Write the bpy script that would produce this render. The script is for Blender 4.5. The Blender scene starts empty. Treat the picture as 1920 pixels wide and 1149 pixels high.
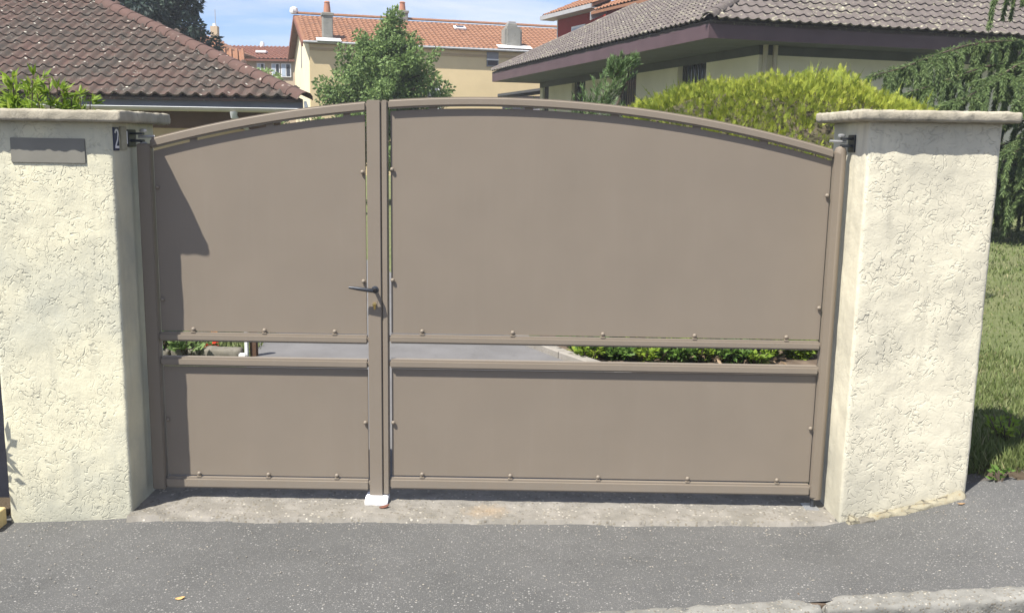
import bpy, bmesh, math, random
import numpy as np
from mathutils import Vector, Matrix, noise, Euler

random.seed(7)
rng = np.random.default_rng(11)
R = math.radians
scene = bpy.context.scene
COL = scene.collection

# ------------------------------------------------------------------ camera
CAM_LOC = Vector((0.0, -4.30, 1.68))
PITCH, ROLL = R(9.77), 0.0165
cam_data = bpy.data.cameras.new('camera')
cam_data.sensor_width = 36.0
cam_data.lens = 36.0 * 1800.0 / 1920.0
cam_data.clip_start = 0.05
cam_data.clip_end = 2000.0
cam = bpy.data.objects.new('camera', cam_data)
COL.objects.link(cam)
cam.location = CAM_LOC
cam.rotation_euler = (Matrix.Rotation(R(90) - PITCH, 3, 'X') @ Matrix.Rotation(ROLL, 3, 'Z')).to_euler()
scene.camera = cam

# ------------------------------------------------------------------ sky and sun
SUN_L = Vector((1.03, 1.0, -2.26)).normalized()          # the way the sunlight travels
SUN_EL = math.asin(-SUN_L.z)
SUN_AZ = math.atan2(-SUN_L.x, -SUN_L.y)
world = bpy.data.worlds.new('World')
scene.world = world
world.use_nodes = True
wn, wl = world.node_tree.nodes, world.node_tree.links
wn.clear()
w_out = wn.new('ShaderNodeOutputWorld')
w_bg = wn.new('ShaderNodeBackground')
w_sky = wn.new('ShaderNodeTexSky')
w_sky.sky_type = 'NISHITA'
w_sky.sun_disc = False
w_sky.sun_elevation = SUN_EL
w_sky.sun_rotation = SUN_AZ % (2 * math.pi)
w_sky.air_density = 1.0
w_sky.dust_density = 0.6
w_sky.ozone_density = 3.0
w_bg.inputs['Strength'].default_value = 0.092
w_tc = wn.new('ShaderNodeTexCoord')
w_map = wn.new('ShaderNodeMapping')
w_map.inputs['Scale'].default_value = (1.6, 1.6, 9.0)
w_map.inputs['Rotation'].default_value = (0.0, R(8), 0.0)
w_map.inputs['Location'].default_value = (6.3, 6.6, 3.9)
w_noise = wn.new('ShaderNodeTexNoise')
w_noise.inputs['Scale'].default_value = 1.7
w_noise.inputs['Detail'].default_value = 7.0
w_noise.inputs['Roughness'].default_value = 0.55
w_noise.inputs['Distortion'].default_value = 0.5
w_ramp = wn.new('ShaderNodeValToRGB')
w_ramp.color_ramp.elements[0].position = 0.40
w_ramp.color_ramp.elements[0].color = (0.0, 0.0, 0.0, 1)
w_ramp.color_ramp.elements[1].position = 0.60
w_ramp.color_ramp.elements[1].color = (0.82, 0.82, 0.82, 1)
w_mix = wn.new('ShaderNodeMix')
w_mix.data_type = 'RGBA'
w_mix.inputs['B'].default_value = (5.7, 5.75, 5.9, 1)
wl.new(w_tc.outputs['Generated'], w_map.inputs['Vector'])
wl.new(w_map.outputs['Vector'], w_noise.inputs['Vector'])
wl.new(w_noise.outputs['Fac'], w_ramp.inputs['Fac'])
wl.new(w_ramp.outputs['Color'], w_mix.inputs['Factor'])
w_tint = wn.new('ShaderNodeMix')
w_tint.data_type = 'RGBA'
w_tint.blend_type = 'MULTIPLY'
w_tint.inputs['Factor'].default_value = 1.0
w_tint.inputs['B'].default_value = (0.74, 0.78, 0.98, 1)
wl.new(w_sky.outputs['Color'], w_tint.inputs['A'])
wl.new(w_tint.outputs['Result'], w_mix.inputs['A'])
wl.new(w_mix.outputs['Result'], w_bg.inputs['Color'])
wl.new(w_bg.outputs['Background'], w_out.inputs['Surface'])

sun_data = bpy.data.lights.new('sun', 'SUN')
sun_data.energy = 5.0
sun_data.angle = R(0.53)
sun_data.color = (1.0, 0.95, 0.86)
sun = bpy.data.objects.new('sun', sun_data)
COL.objects.link(sun)
sun.rotation_euler = SUN_L.to_track_quat('-Z', 'Y').to_euler()

scene.view_settings.view_transform = 'Standard'
scene.view_settings.look = 'None'
scene.view_settings.exposure = 0.95
scene.view_settings.gamma = 1.0
scene.view_settings.use_curve_mapping = False
scene.cycles.max_bounces = 6
scene.cycles.use_denoising = True


# ------------------------------------------------------------------ materials
class Mat:
    def __init__(self, name, rough=0.8, spec=0.3):
        self.m = bpy.data.materials.new(name)
        self.m.use_nodes = True
        self.t = self.m.node_tree
        self.n, self.l = self.t.nodes, self.t.links
        self.p = self.n['Principled BSDF']
        self.p.inputs['Roughness'].default_value = rough
        self.p.inputs['Specular IOR Level'].default_value = spec
        self.geo = None

    def link(self, a, b):
        self.l.new(a, b)

    def pos(self):
        if self.geo is None:
            self.geo = self.n.new('ShaderNodeNewGeometry')
        return self.geo.outputs['Position']

    def scaled(self, sx, sy, sz):
        mp = self.n.new('ShaderNodeMapping')
        mp.inputs['Scale'].default_value = (sx, sy, sz)
        self.link(self.pos(), mp.inputs['Vector'])
        return mp.outputs['Vector']

    def noise(self, scale, detail=4, rough=0.55, dist=0.0, vec=None):
        t = self.n.new('ShaderNodeTexNoise')
        t.inputs['Scale'].default_value = scale
        t.inputs['Detail'].default_value = detail
        t.inputs['Roughness'].default_value = rough
        t.inputs['Distortion'].default_value = dist
        self.link(vec or self.pos(), t.inputs['Vector'])
        return t.outputs['Fac']

    def voronoi(self, scale, feature='F1', vec=None, out='Distance'):
        t = self.n.new('ShaderNodeTexVoronoi')
        t.feature = feature
        t.inputs['Scale'].default_value = scale
        self.link(vec or self.pos(), t.inputs['Vector'])
        return t.outputs[out]

    def ramp(self, fac, *stops):
        r = self.n.new('ShaderNodeValToRGB')
        e = r.color_ramp.elements
        while len(e) < len(stops):
            e.new(0.5)
        for i, (p, c) in enumerate(stops):
            e[i].position = p
            c = (c, c, c) if not hasattr(c, '__len__') else c
            e[i].color = (*c, 1)
        self.link(fac, r.inputs['Fac'])
        return r.outputs['Color']

    def mix(self, fac, a, b, blend='MIX'):
        x = self.n.new('ShaderNodeMix')
        x.data_type = 'RGBA'
        x.blend_type = blend
        for s, v in ((x.inputs['Factor'], fac), (x.inputs['A'], a), (x.inputs['B'], b)):
            if hasattr(v, 'is_linked'):
                self.link(v, s)
            elif hasattr(v, '__len__'):
                s.default_value = (*v, 1)
            else:
                s.default_value = v
        return x.outputs['Result']

    def math(self, op, a, b=0.0):
        x = self.n.new('ShaderNodeMath')
        x.operation = op
        for s, v in ((x.inputs[0], a), (x.inputs[1], b)):
            if hasattr(v, 'is_linked'):
                self.link(v, s)
            else:
                s.default_value = v
        return x.outputs['Value']

    def attr(self, name):
        a = self.n.new('ShaderNodeAttribute')
        a.attribute_name = name
        return a.outputs['Fac']

    def objrand(self):
        return self.n.new('ShaderNodeObjectInfo').outputs['Random']

    def base(self, c):
        if hasattr(c, 'is_linked'):
            self.link(c, self.p.inputs['Base Color'])
        else:
            self.p.inputs['Base Color'].default_value = (*c, 1)
        return self

    def bump(self, h, strength=0.5, distance=0.01):
        b = self.n.new('ShaderNodeBump')
        b.inputs['Strength'].default_value = strength
        b.inputs['Distance'].default_value = distance
        self.link(h, b.inputs['Height'])
        self.link(b.outputs['Normal'], self.p.inputs['Normal'])
        return self


M = {}


def plain(key, col, rough=0.7, var=0.12, scale=6.0, spec=0.3, metal=0.0, bump=0.0):
    m = Mat(key, rough, spec)
    lo = tuple(c * (1 - var) for c in col)
    hi = tuple(c * (1 + var) for c in col)
    f = m.noise(scale, 5)
    m.base(m.ramp(f, (0.3, lo), (0.7, hi)))
    m.p.inputs['Metallic'].default_value = metal
    if bump:
        m.bump(m.noise(scale * 12, 4), bump, 0.004)
    M[key] = m.m
    return m


# powder coated taupe metal
m = Mat('taupe_paint', 0.50, 0.35)
m.base(m.mix(m.ramp(m.noise(3.0, 4), (0.3, 0.0), (0.7, 1.0)), (0.196, 0.165, 0.130), (0.212, 0.178, 0.140)))
dirt = m.noise(3.5, 5, 0.6, 0.0, m.scaled(9, 9, 0.5))
src_c = m.p.inputs['Base Color'].links[0].from_socket
m.base(m.mix(m.ramp(dirt, (0.52, 0.0), (0.85, 0.13)), src_c, (0.26, 0.235, 0.20)))
sepz = m.n.new('ShaderNodeSeparateXYZ')
m.link(m.pos(), sepz.inputs['Vector'])
foot = m.math('MULTIPLY', m.ramp(m.math('ADD', sepz.outputs['Z'], m.math('MULTIPLY', m.noise(14, 5, 0.7), 0.16)), (0.10, 0.55), (0.26, 0.0)), m.ramp(m.noise(40, 4, 0.7), (0.4, 0.2), (0.65, 1.0)))
m.base(m.mix(foot, m.p.inputs['Base Color'].links[0].from_socket, (0.20, 0.185, 0.16)))
m.link(m.ramp(m.noise(5, 4), (0.3, 0.44), (0.7, 0.58)), m.p.inputs['Roughness'])
m.bump(m.math('ADD', m.noise(900, 2), m.math('MULTIPLY', m.noise(2.3, 2), 6.0)), 0.06, 0.001)
M['taupe'] = m.m

# trowelled stucco on the pillars
def stucco(key, c1, c2, stain):
    m = Mat(key, 0.9, 0.15)
    def swirl(scale, seed, width, level, brk, lo):
        mp = m.n.new('ShaderNodeMapping')
        mp.inputs['Location'].default_value = (seed, seed * 0.7, -seed)
        m.link(m.pos(), mp.inputs['Vector'])
        f = m.noise(scale, 1.2, 0.5, 0.6, mp.outputs['Vector'])
        d = m.math('ABSOLUTE', m.math('SUBTRACT', f, level))
        line = m.ramp(d, (0.0, 1.0), (width, 0.0))
        return m.math('MULTIPLY', line, m.ramp(m.noise(brk, 2, 0.5, 0.0, mp.outputs['Vector']), (lo, 0.0), (lo + 0.06, 1.0)))
    strokes = m.math('MAXIMUM', swirl(15, 0.0, 0.022, 0.50, 30, 0.47), swirl(20, 3.7, 0.026, 0.44, 36, 0.49))
    strokes = m.math('MAXIMUM', strokes, swirl(13, 8.1, 0.020, 0.57, 27, 0.50))
    strokes = m.math('MAXIMUM', strokes, m.math('MULTIPLY', swirl(30, 5.5, 0.035, 0.50, 44, 0.54), 0.7))
    area = m.ramp(m.noise(5.5, 2), (0.38, 0.12), (0.60, 1.0))
    strokes = m.math('MULTIPLY', strokes, area)
    nrm = m.n.new('ShaderNodeSeparateXYZ')
    m.link(m.n['Geometry'].outputs['True Normal'], nrm.inputs['Vector'])
    strokes = m.math('MULTIPLY', strokes, m.ramp(m.math('ABSOLUTE', nrm.outputs['Y']), (0.4, 0.12), (0.7, 1.0)))
    fine = m.noise(70, 5, 0.65)
    lump = m.noise(11, 3)
    h = m.math('ADD', m.math('MULTIPLY', strokes, -1.0), m.math('ADD', m.math('MULTIPLY', fine, 0.45), m.math('MULTIPLY', lump, 0.8)))
    col = m.mix(m.ramp(m.noise(3.2, 5), (0.35, 0.0), (0.65, 1.0)), c1, c2)
    col = m.mix(m.ramp(m.noise(2.1, 6, 0.62), (0.44, 0.0), (0.66, 0.85)), col, stain)
    streak = m.noise(3.0, 4, 0.6, 0.0, m.scaled(6, 6, 0.7))
    col = m.mix(m.ramp(streak, (0.52, 0.0), (0.75, 0.35)), col, tuple(c * 0.75 for c in stain))
    col = m.mix(m.math('MULTIPLY', strokes, 0.30), col, (0.20, 0.19, 0.16))
    sz = m.n.new('ShaderNodeSeparateXYZ')
    m.link(m.pos(), sz.inputs['Vector'])
    wob = m.math('ADD', sz.outputs['Z'], m.math('MULTIPLY', m.noise(5, 5, 0.6), 0.55))
    col = m.mix(m.ramp(wob, (0.30, 0.5), (0.52, 0.0)), col, tuple(c * 0.78 for c in stain))
    grime = m.math('ADD', sz.outputs['Z'], m.math('MULTIPLY', m.noise(3, 5, 0.65, 0.0, m.scaled(5, 5, 0.8)), 0.30))
    col = m.mix(m.ramp(grime, (1.72, 0.0), (1.92, 0.35)), col, (0.25, 0.24, 0.19))
    m.base(col)
    m.bump(h, 0.5, 0.006)
    M[key] = m.m


stucco('stucco', (0.565, 0.540, 0.41), (0.64, 0.605, 0.445), (0.43, 0.430, 0.355))
stucco('stucco_pale', (0.58, 0.545, 0.43), (0.65, 0.61, 0.475), (0.44, 0.42, 0.34))

# weathered concrete
def concrete(key, c1, c2, dark, sc=5.0, peb=None):
    m = Mat(key, 0.92, 0.15)
    col = m.mix(m.ramp(m.noise(sc, 6, 0.6), (0.35, 0.0), (0.68, 1.0)), c1, c2)
    col = m.mix(m.ramp(m.noise(sc * 3.1, 6, 0.7), (0.56, 0.0), (0.72, 0.8)), col, dark)
    h = m.noise(sc * 14, 6, 0.7)
    if peb:
        v = m.voronoi(peb, 'F1')
        cc = m.voronoi(peb, 'F1', out='Color')
        sep = m.n.new('ShaderNodeSeparateColor')
        m.link(cc, sep.inputs['Color'])
        on = m.math('MULTIPLY', m.ramp(v, (0.34, 1.0), (0.42, 0.0)), m.ramp(sep.outputs['Red'], (0.52, 0.0), (0.56, 1.0)))
        pebcol = m.ramp(sep.outputs['Green'], (0.0, (0.14, 0.125, 0.10)), (0.55, (0.21, 0.192, 0.155)), (1.0, (0.40, 0.375, 0.325)))
        col = m.mix(on, col, pebcol)
        h = m.math('ADD', h, m.math('MULTIPLY', on, 0.9))
    m.base(col)
    m.bump(h, 0.6, 0.006)
    M[key] = m.m
    return m


concrete('cap_concrete', (0.28, 0.255, 0.20), (0.40, 0.365, 0.29), (0.13, 0.125, 0.105), 8.0)
concrete('kerb_concrete', (0.155, 0.152, 0.138), (0.25, 0.245, 0.225), (0.10, 0.10, 0.09), 7.0, 95)
concrete('mortar', (0.22, 0.20, 0.145), (0.31, 0.285, 0.21), (0.20, 0.14, 0.065), 14.0)
concrete('driveway_concrete', (0.125, 0.122, 0.122), (0.15, 0.147, 0.148), (0.105, 0.102, 0.10), 2.5)
src_ = M['mortar'].node_tree
mo = Mat.__new__(Mat)
mo.m, mo.t, mo.n, mo.l, mo.p, mo.geo = M['mortar'], src_, src_.nodes, src_.links, src_.nodes['Principled BSDF'], None
old = mo.p.inputs['Base Color'].links[0].from_socket
crk = mo.math('MULTIPLY', mo.ramp(mo.voronoi(13, 'DISTANCE_TO_EDGE', mo.scaled(0.7, 0.7, 2.2)), (0.0, 1.0), (0.05, 0.0)), mo.ramp(mo.noise(9, 2), (0.45, 0.0), (0.52, 0.9)))
mo.base(mo.mix(crk, old, (0.05, 0.045, 0.04)))
concrete('border_concrete', (0.22, 0.205, 0.18), (0.28, 0.26, 0.235), (0.17, 0.14, 0.11), 6.0)
concrete('stone', (0.13, 0.12, 0.10), (0.20, 0.185, 0.155), (0.07, 0.06, 0.05), 9.0)
concrete('chimney_concrete', (0.20, 0.20, 0.18), (0.27, 0.265, 0.24), (0.13, 0.13, 0.12), 1.6)

# threshold with pebbles, a worn patch of brick and dirt
m = concrete('threshold_concrete', (0.165, 0.155, 0.135), (0.245, 0.23, 0.205), (0.105, 0.10, 0.09), 7.0, 60)
src = m.p.inputs['Base Color'].links[0].from_socket
dist = m.n.new('ShaderNodeVectorMath')
dist.operation = 'DISTANCE'
dist.inputs[1].default_value = (-0.10, -0.16, 0.0)
wob = m.n.new('ShaderNodeVectorMath')
wob.operation = 'MULTIPLY'
wob.inputs[1].default_value = (1.0, 1.3, 0.0)
m.link(m.pos(), wob.inputs[0])
m.link(wob.outputs['Vector'], dist.inputs[0])
d = m.math('ADD', dist.outputs['Value'], m.math('MULTIPLY', m.noise(22, 5, 0.7), 0.24))
m.base(m.mix(m.ramp(d, (0.10, 0.75), (0.24, 0.0)), src, (0.30, 0.225, 0.145)))

# asphalt with pale aggregate
def asphalt(key, c1, c2, chips, sc=115):
    m = Mat(key, 0.88, 0.25)
    col = m.mix(m.ramp(m.noise(1.3, 6, 0.6), (0.3, 0.0), (0.7, 1.0)), c1, c2)
    fine = m.noise(330, 3, 0.7)
    col = m.mix(m.ramp(fine, (0.35, 0.55), (0.7, 0.0)), col, tuple(c * 0.35 for c in c1))
    col = m.mix(m.ramp(m.noise(4.2, 6, 0.7), (0.50, 0.0), (0.74, 0.45)), col, tuple(c * 0.55 for c in c1))
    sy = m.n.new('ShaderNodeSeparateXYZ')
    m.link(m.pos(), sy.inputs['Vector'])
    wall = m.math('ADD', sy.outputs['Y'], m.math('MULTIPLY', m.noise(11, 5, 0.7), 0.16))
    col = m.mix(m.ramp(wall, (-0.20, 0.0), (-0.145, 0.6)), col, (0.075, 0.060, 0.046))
    h = fine
    for s, lo, hi, amt in ((sc, chips, 0.42, 0.62), (sc * 1.8, chips - 0.15, 0.42, 0.45), (sc * 0.62, chips + 0.12, 0.38, 0.8)):
        v = m.voronoi(s, 'F1')
        cc = m.voronoi(s, 'F1', out='Color')
        sep = m.n.new('ShaderNodeSeparateColor')
        m.link(cc, sep.inputs['Color'])
        on = m.math('MULTIPLY', m.ramp(v, (0.26, 1.0), (hi, 0.0)), m.ramp(sep.outputs['Red'], (lo, 0.0), (lo + 0.04, 1.0)))
        on = m.math('MULTIPLY', on, amt)
        cc2 = m.ramp(sep.outputs['Blue'], (0.0, (0.15, 0.145, 0.13)), (0.6, (0.225, 0.22, 0.205)), (1.0, (0.38, 0.37, 0.35)))
        col = m.mix(on, col, cc2)
        h = m.math('ADD', h, m.math('MULTIPLY', on, 0.8))
    m.base(col)
    m.bump(h, 0.55, 0.004)
    M[key] = m.m


asphalt('asphalt', (0.102, 0.103, 0.102), (0.142, 0.141, 0.138), 0.68, 135)
asphalt('road_asphalt', (0.07, 0.07, 0.07), (0.10, 0.10, 0.10), 0.85, 90)

# roof tiles
def tiles(key, stops, lichen, lic_amt, lic_sc=26, rough=0.85, spots=7.0):
    m = Mat(key, rough, 0.2)
    f = m.math('ADD', m.math('MULTIPLY', m.noise(0.9, 4, 0.6), 0.55), m.math('MULTIPLY', m.noise(7.0, 4, 0.65), 0.45))
    col = m.ramp(f, *stops)
    f2 = m.noise(lic_sc, 5, 0.7)
    big = m.noise(1.4, 3)
    f2 = m.math('ADD', m.math('MULTIPLY', f2, 0.75), m.math('MULTIPLY', big, 0.25))
    col = m.mix(m.ramp(f2, (lic_amt, 0.0), (lic_amt + 0.05, 0.85)), col, lichen)
    v = m.voronoi(spots, 'F1')
    sep = m.n.new('ShaderNodeSeparateColor')
    m.link(m.voronoi(spots, 'F1', out='Color'), sep.inputs['Color'])
    on = m.math('MULTIPLY', m.ramp(v, (0.16, 1.0), (0.24, 0.0)), m.ramp(sep.outputs['Red'], (0.80, 0.0), (0.83, 1.0)))
    on = m.math('MULTIPLY', on, m.ramp(sep.outputs['Green'], (0.0, 0.3), (1.0, 1.0)))
    col = m.mix(on, col, tuple(min(0.6, c * 1.7) for c in lichen))
    m.base(col)
    m.bump(m.noise(60, 4, 0.6), 0.35, 0.004)
    M[key] = m.m


tiles('brown_tile', ((0.34, (0.046, 0.042, 0.036)), (0.45, (0.066, 0.053, 0.044)), (0.55, (0.088, 0.059, 0.048)), (0.67, (0.108, 0.062, 0.052))), (0.30, 0.29, 0.25), 0.595, 17)
tiles('brown_ridge', ((0.3, (0.075, 0.050, 0.042)), (0.7, (0.115, 0.066, 0.055))), (0.26, 0.23, 0.20), 0.64, 18)
tiles('grey_tile', ((0.30, (0.082, 0.070, 0.066)), (0.50, (0.110, 0.094, 0.088)), (0.70, (0.135, 0.116, 0.108))), (0.25, 0.24, 0.175), 0.545, 12)
tiles('orange_tile', ((0.28, (0.175, 0.090, 0.056)), (0.50, (0.230, 0.115, 0.068)), (0.72, (0.265, 0.140, 0.085))), (0.14, 0.085, 0.06), 0.58, 3)
tiles('red_tile', ((0.28, (0.155, 0.070, 0.050)), (0.72, (0.205, 0.088, 0.060))), (0.14, 0.08, 0.06), 0.62, 3)

plain('beige_wall', (0.66, 0.53, 0.32), 0.9, 0.06, 0.8, 0.1, bump=0.1)
plain('beige_wall_sunlit', (0.74, 0.66, 0.48), 0.9, 0.06, 0.8, 0.1)  # lighter copy of the wall colour, sunlight painted onto the gable end
plain('cream_wall', (0.60, 0.565, 0.475), 0.9, 0.07, 1.2, 0.1, bump=0.1)
plain('tan_wall', (0.44, 0.33, 0.20), 0.9, 0.07, 1.2, 0.1)
plain('far_wall', (0.48, 0.38, 0.27), 0.9, 0.05, 0.8, 0.1)
plain('red_wall', (0.27, 0.028, 0.024), 0.85, 0.08, 1.0, 0.15)
plain('purple_fascia', (0.080, 0.050, 0.058), 0.55, 0.12, 2.0, 0.35)
plain('soffit', (0.085, 0.090, 0.092), 0.8, 0.12, 2.0, 0.2)
plain('slate_fascia', (0.135, 0.148, 0.185), 0.6, 0.10, 2.0, 0.3)
plain('brown_wood', (0.105, 0.062, 0.042), 0.75, 0.15, 3.0, 0.2)
plain('zinc', (0.42, 0.43, 0.44), 0.45, 0.10, 4.0, 0.5, 0.25)
plain('dull_gutter', (0.40, 0.36, 0.30), 0.6, 0.10, 4.0, 0.3)
plain('white_paint', (0.72, 0.72, 0.72), 0.5, 0.05, 6.0, 0.4)
plain('white_plastic', (0.80, 0.80, 0.84), 0.45, 0.04, 9.0, 0.4)
plain('grey_frame', (0.33, 0.33, 0.34), 0.5, 0.08, 3.0, 0.4)
plain('shutter_grey', (0.20, 0.205, 0.23), 0.6, 0.08, 3.0, 0.3)
plain('dark_shutter', (0.045, 0.040, 0.042), 0.6, 0.15, 4.0, 0.3)
plain('terracotta', (0.36, 0.17, 0.11), 0.85, 0.15, 5.0, 0.2)
plain('dark_metal', (0.055, 0.060, 0.070), 0.38, 0.15, 20.0, 0.5, 0.6)
plain('galvanised', (0.48, 0.49, 0.50), 0.42, 0.12, 30.0, 0.5, 0.7)
plain('brass', (0.62, 0.45, 0.16), 0.3, 0.08, 30.0, 0.5, 0.9)
plain('letter_plate', (0.185, 0.178, 0.152), 0.55, 0.08, 8.0, 0.3)
plain('blue_enamel', (0.020, 0.028, 0.065), 0.3, 0.10, 12.0, 0.5)
plain('white_enamel', (0.78, 0.78, 0.78), 0.35, 0.04, 12.0, 0.4)
plain('beige_plate', (0.33, 0.31, 0.23), 0.7, 0.15, 30.0, 0.3)
plain('yellow_wood', (0.58, 0.45, 0.22), 0.8, 0.12, 18.0, 0.2)
plain('navy_black', (0.022, 0.024, 0.034), 0.6, 0.2, 9.0, 0.3)
plain('bark', (0.095, 0.075, 0.058), 0.9, 0.3, 14.0, 0.1, bump=0.5)
plain('soil', (0.105, 0.080, 0.060), 0.95, 0.35, 9.0, 0.1, bump=0.6)
plain('dry_leaf', (0.34, 0.22, 0.12), 0.8, 0.3, 30.0, 0.2)
plain('pale_leaf', (0.46, 0.30, 0.13), 0.8, 0.2, 30.0, 0.2)
plain('brown_chip', (0.15, 0.065, 0.045), 0.8, 0.2, 30.0, 0.2)
plain('red_petal', (0.62, 0.045, 0.022), 0.6, 0.15, 30.0, 0.2)
plain('orange_petal', (0.75, 0.30, 0.03), 0.6, 0.15, 30.0, 0.2)
plain('pebble', (0.25, 0.23, 0.195), 0.8, 0.45, 60.0, 0.2)
m = Mat('window_glass', 0.08, 0.5)
m.base((0.03, 0.035, 0.045))
M['glass'] = m.m
m = Mat('pale_blind', 0.5, 0.3)
m.base((0.40, 0.47, 0.56))
M['blind'] = m.m


def foliage(key, stops, trans=0.25, rough=0.55):
    m = Mat(key, rough, 0.25)
    col = m.ramp(m.attr('tint'), *stops)
    col = m.mix(m.ramp(m.noise(1.8, 3), (0.35, 0.35), (0.6, 0.0)), col, stops[0][1])
    m.base(col)
    tr = m.n.new('ShaderNodeBsdfTranslucent')
    m.link(col, tr.inputs['Color'])
    mx = m.n.new('ShaderNodeMixShader')
    mx.inputs['Fac'].default_value = trans
    m.link(m.p.outputs['BSDF'], mx.inputs[1])
    m.link(tr.outputs['BSDF'], mx.inputs[2])
    m.link(mx.outputs['Shader'], m.n['Material Output'].inputs['Surface'])
    M[key] = m.m


foliage('thuja_leaf', ((0.0, (0.110, 0.165, 0.030)), (0.40, (0.300, 0.355, 0.052)), (0.8, (0.480, 0.510, 0.075)), (1.0, (0.60, 0.59, 0.16))))
foliage('thuja_core', ((0.0, (0.050, 0.045, 0.030)), (0.5, (0.075, 0.070, 0.035)), (1.0, (0.12, 0.095, 0.07))), 0.05, 0.9)
foliage('pear_leaf', ((0.0, (0.095, 0.145, 0.055)), (0.5, (0.180, 0.270, 0.092)), (1.0, (0.300, 0.395, 0.145))), 0.38)
foliage('conifer_leaf', ((0.0, (0.022, 0.036, 0.034)), (0.5, (0.034, 0.058, 0.046)), (1.0, (0.066, 0.098, 0.060))), 0.12)
foliage('cedar_leaf', ((0.0, (0.060, 0.098, 0.042)), (0.5, (0.132, 0.195, 0.072)), (1.0, (0.230, 0.300, 0.110))), 0.35)
foliage('blue_conifer_leaf', ((0.0, (0.070, 0.125, 0.045)), (0.5, (0.130, 0.205, 0.080)), (1.0, (0.22, 0.30, 0.13))), 0.2)
foliage('bright_leaf', ((0.0, (0.110, 0.185, 0.020)), (0.5, (0.215, 0.320, 0.034)), (1.0, (0.38, 0.45, 0.075))), 0.4)
foliage('garden_leaf', ((0.0, (0.040, 0.090, 0.015)), (0.5, (0.095, 0.180, 0.030)), (1.0, (0.20, 0.29, 0.07))), 0.3)
foliage('grass_blade', ((0.0, (0.090, 0.125, 0.035)), (0.5, (0.150, 0.190, 0.065)), (0.85, (0.225, 0.245, 0.105)), (1.0, (0.33, 0.29, 0.16))), 0.25)
foliage('litter', ((0.0, (0.10, 0.065, 0.04)), (0.5, (0.20, 0.14, 0.09)), (1.0, (0.38, 0.28, 0.18))), 0.1)

m = Mat('lawn', 0.95, 0.1)
c = m.mix(m.ramp(m.noise(2.2, 6, 0.65), (0.35, 0.0), (0.65, 1.0)), (0.150, 0.178, 0.075), (0.225, 0.235, 0.120))
c = m.mix(m.ramp(m.noise(0.7, 5, 0.6), (0.52, 0.0), (0.70, 0.65)), c, (0.240, 0.215, 0.135))
c = m.mix(m.ramp(m.noise(60, 4, 0.7), (0.4, 0.6), (0.6, 0.0)), c, (0.06, 0.085, 0.025))
m.base(c)
sy = m.n.new('ShaderNodeSeparateXYZ')
m.link(m.pos(), sy.inputs['Vector'])
verge = m.math('ADD', sy.outputs['Y'], m.math('MULTIPLY', m.noise(9, 5, 0.7), -0.30))
c = m.mix(m.ramp(verge, (-0.16, 0.95), (-0.06, 0.0)), m.p.inputs['Base Color'].links[0].from_socket, (0.105, 0.080, 0.058))
m.base(c)
m.bump(m.noise(90, 4, 0.7), 0.8, 0.03)
M['lawn'] = m.m


# ------------------------------------------------------------------ object helpers
ABS = {}          # absolute base point of every thing, shared by its parts


def tag(o, label=None, cat=None, group=None, kind=None):
    if label:
        o['label'] = label
    if cat:
        o['category'] = cat
    if group:
        o['group'] = group
    if kind:
        o['kind'] = kind
    return o


def thing(name, loc, label, cat, group=None):
    o = bpy.data.objects.new(name, None)
    o.empty_display_size = 0.2
    COL.objects.link(o)
    o.location = loc
    ABS[o] = Vector(loc)
    return tag(o, label, cat, group)


def link_mesh(name, me, mat, parent=None, world_matrix=None):
    o = bpy.data.objects.new(name, me)
    COL.objects.link(o)
    if mat is not None and not me.materials:
        me.materials.append(M[mat] if isinstance(mat, str) else mat)
    if parent is not None:
        base = ABS[parent]
        o.parent = parent
        ABS[o] = base
        if world_matrix is not None:                     # a shared piece mesh set in its place
            o.matrix_local = Matrix.Translation(-base + ABS_OFFSET.get(parent, Vector())) @ world_matrix
            ABS_OFFSET[o] = Vector()
        else:
            me.transform(Matrix.Translation(-base))
    elif world_matrix is not None:
        o.matrix_local = world_matrix
        ABS[o] = world_matrix.translation.copy()
    else:
        ABS[o] = Vector()
    return o


ABS_OFFSET = {}


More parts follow.
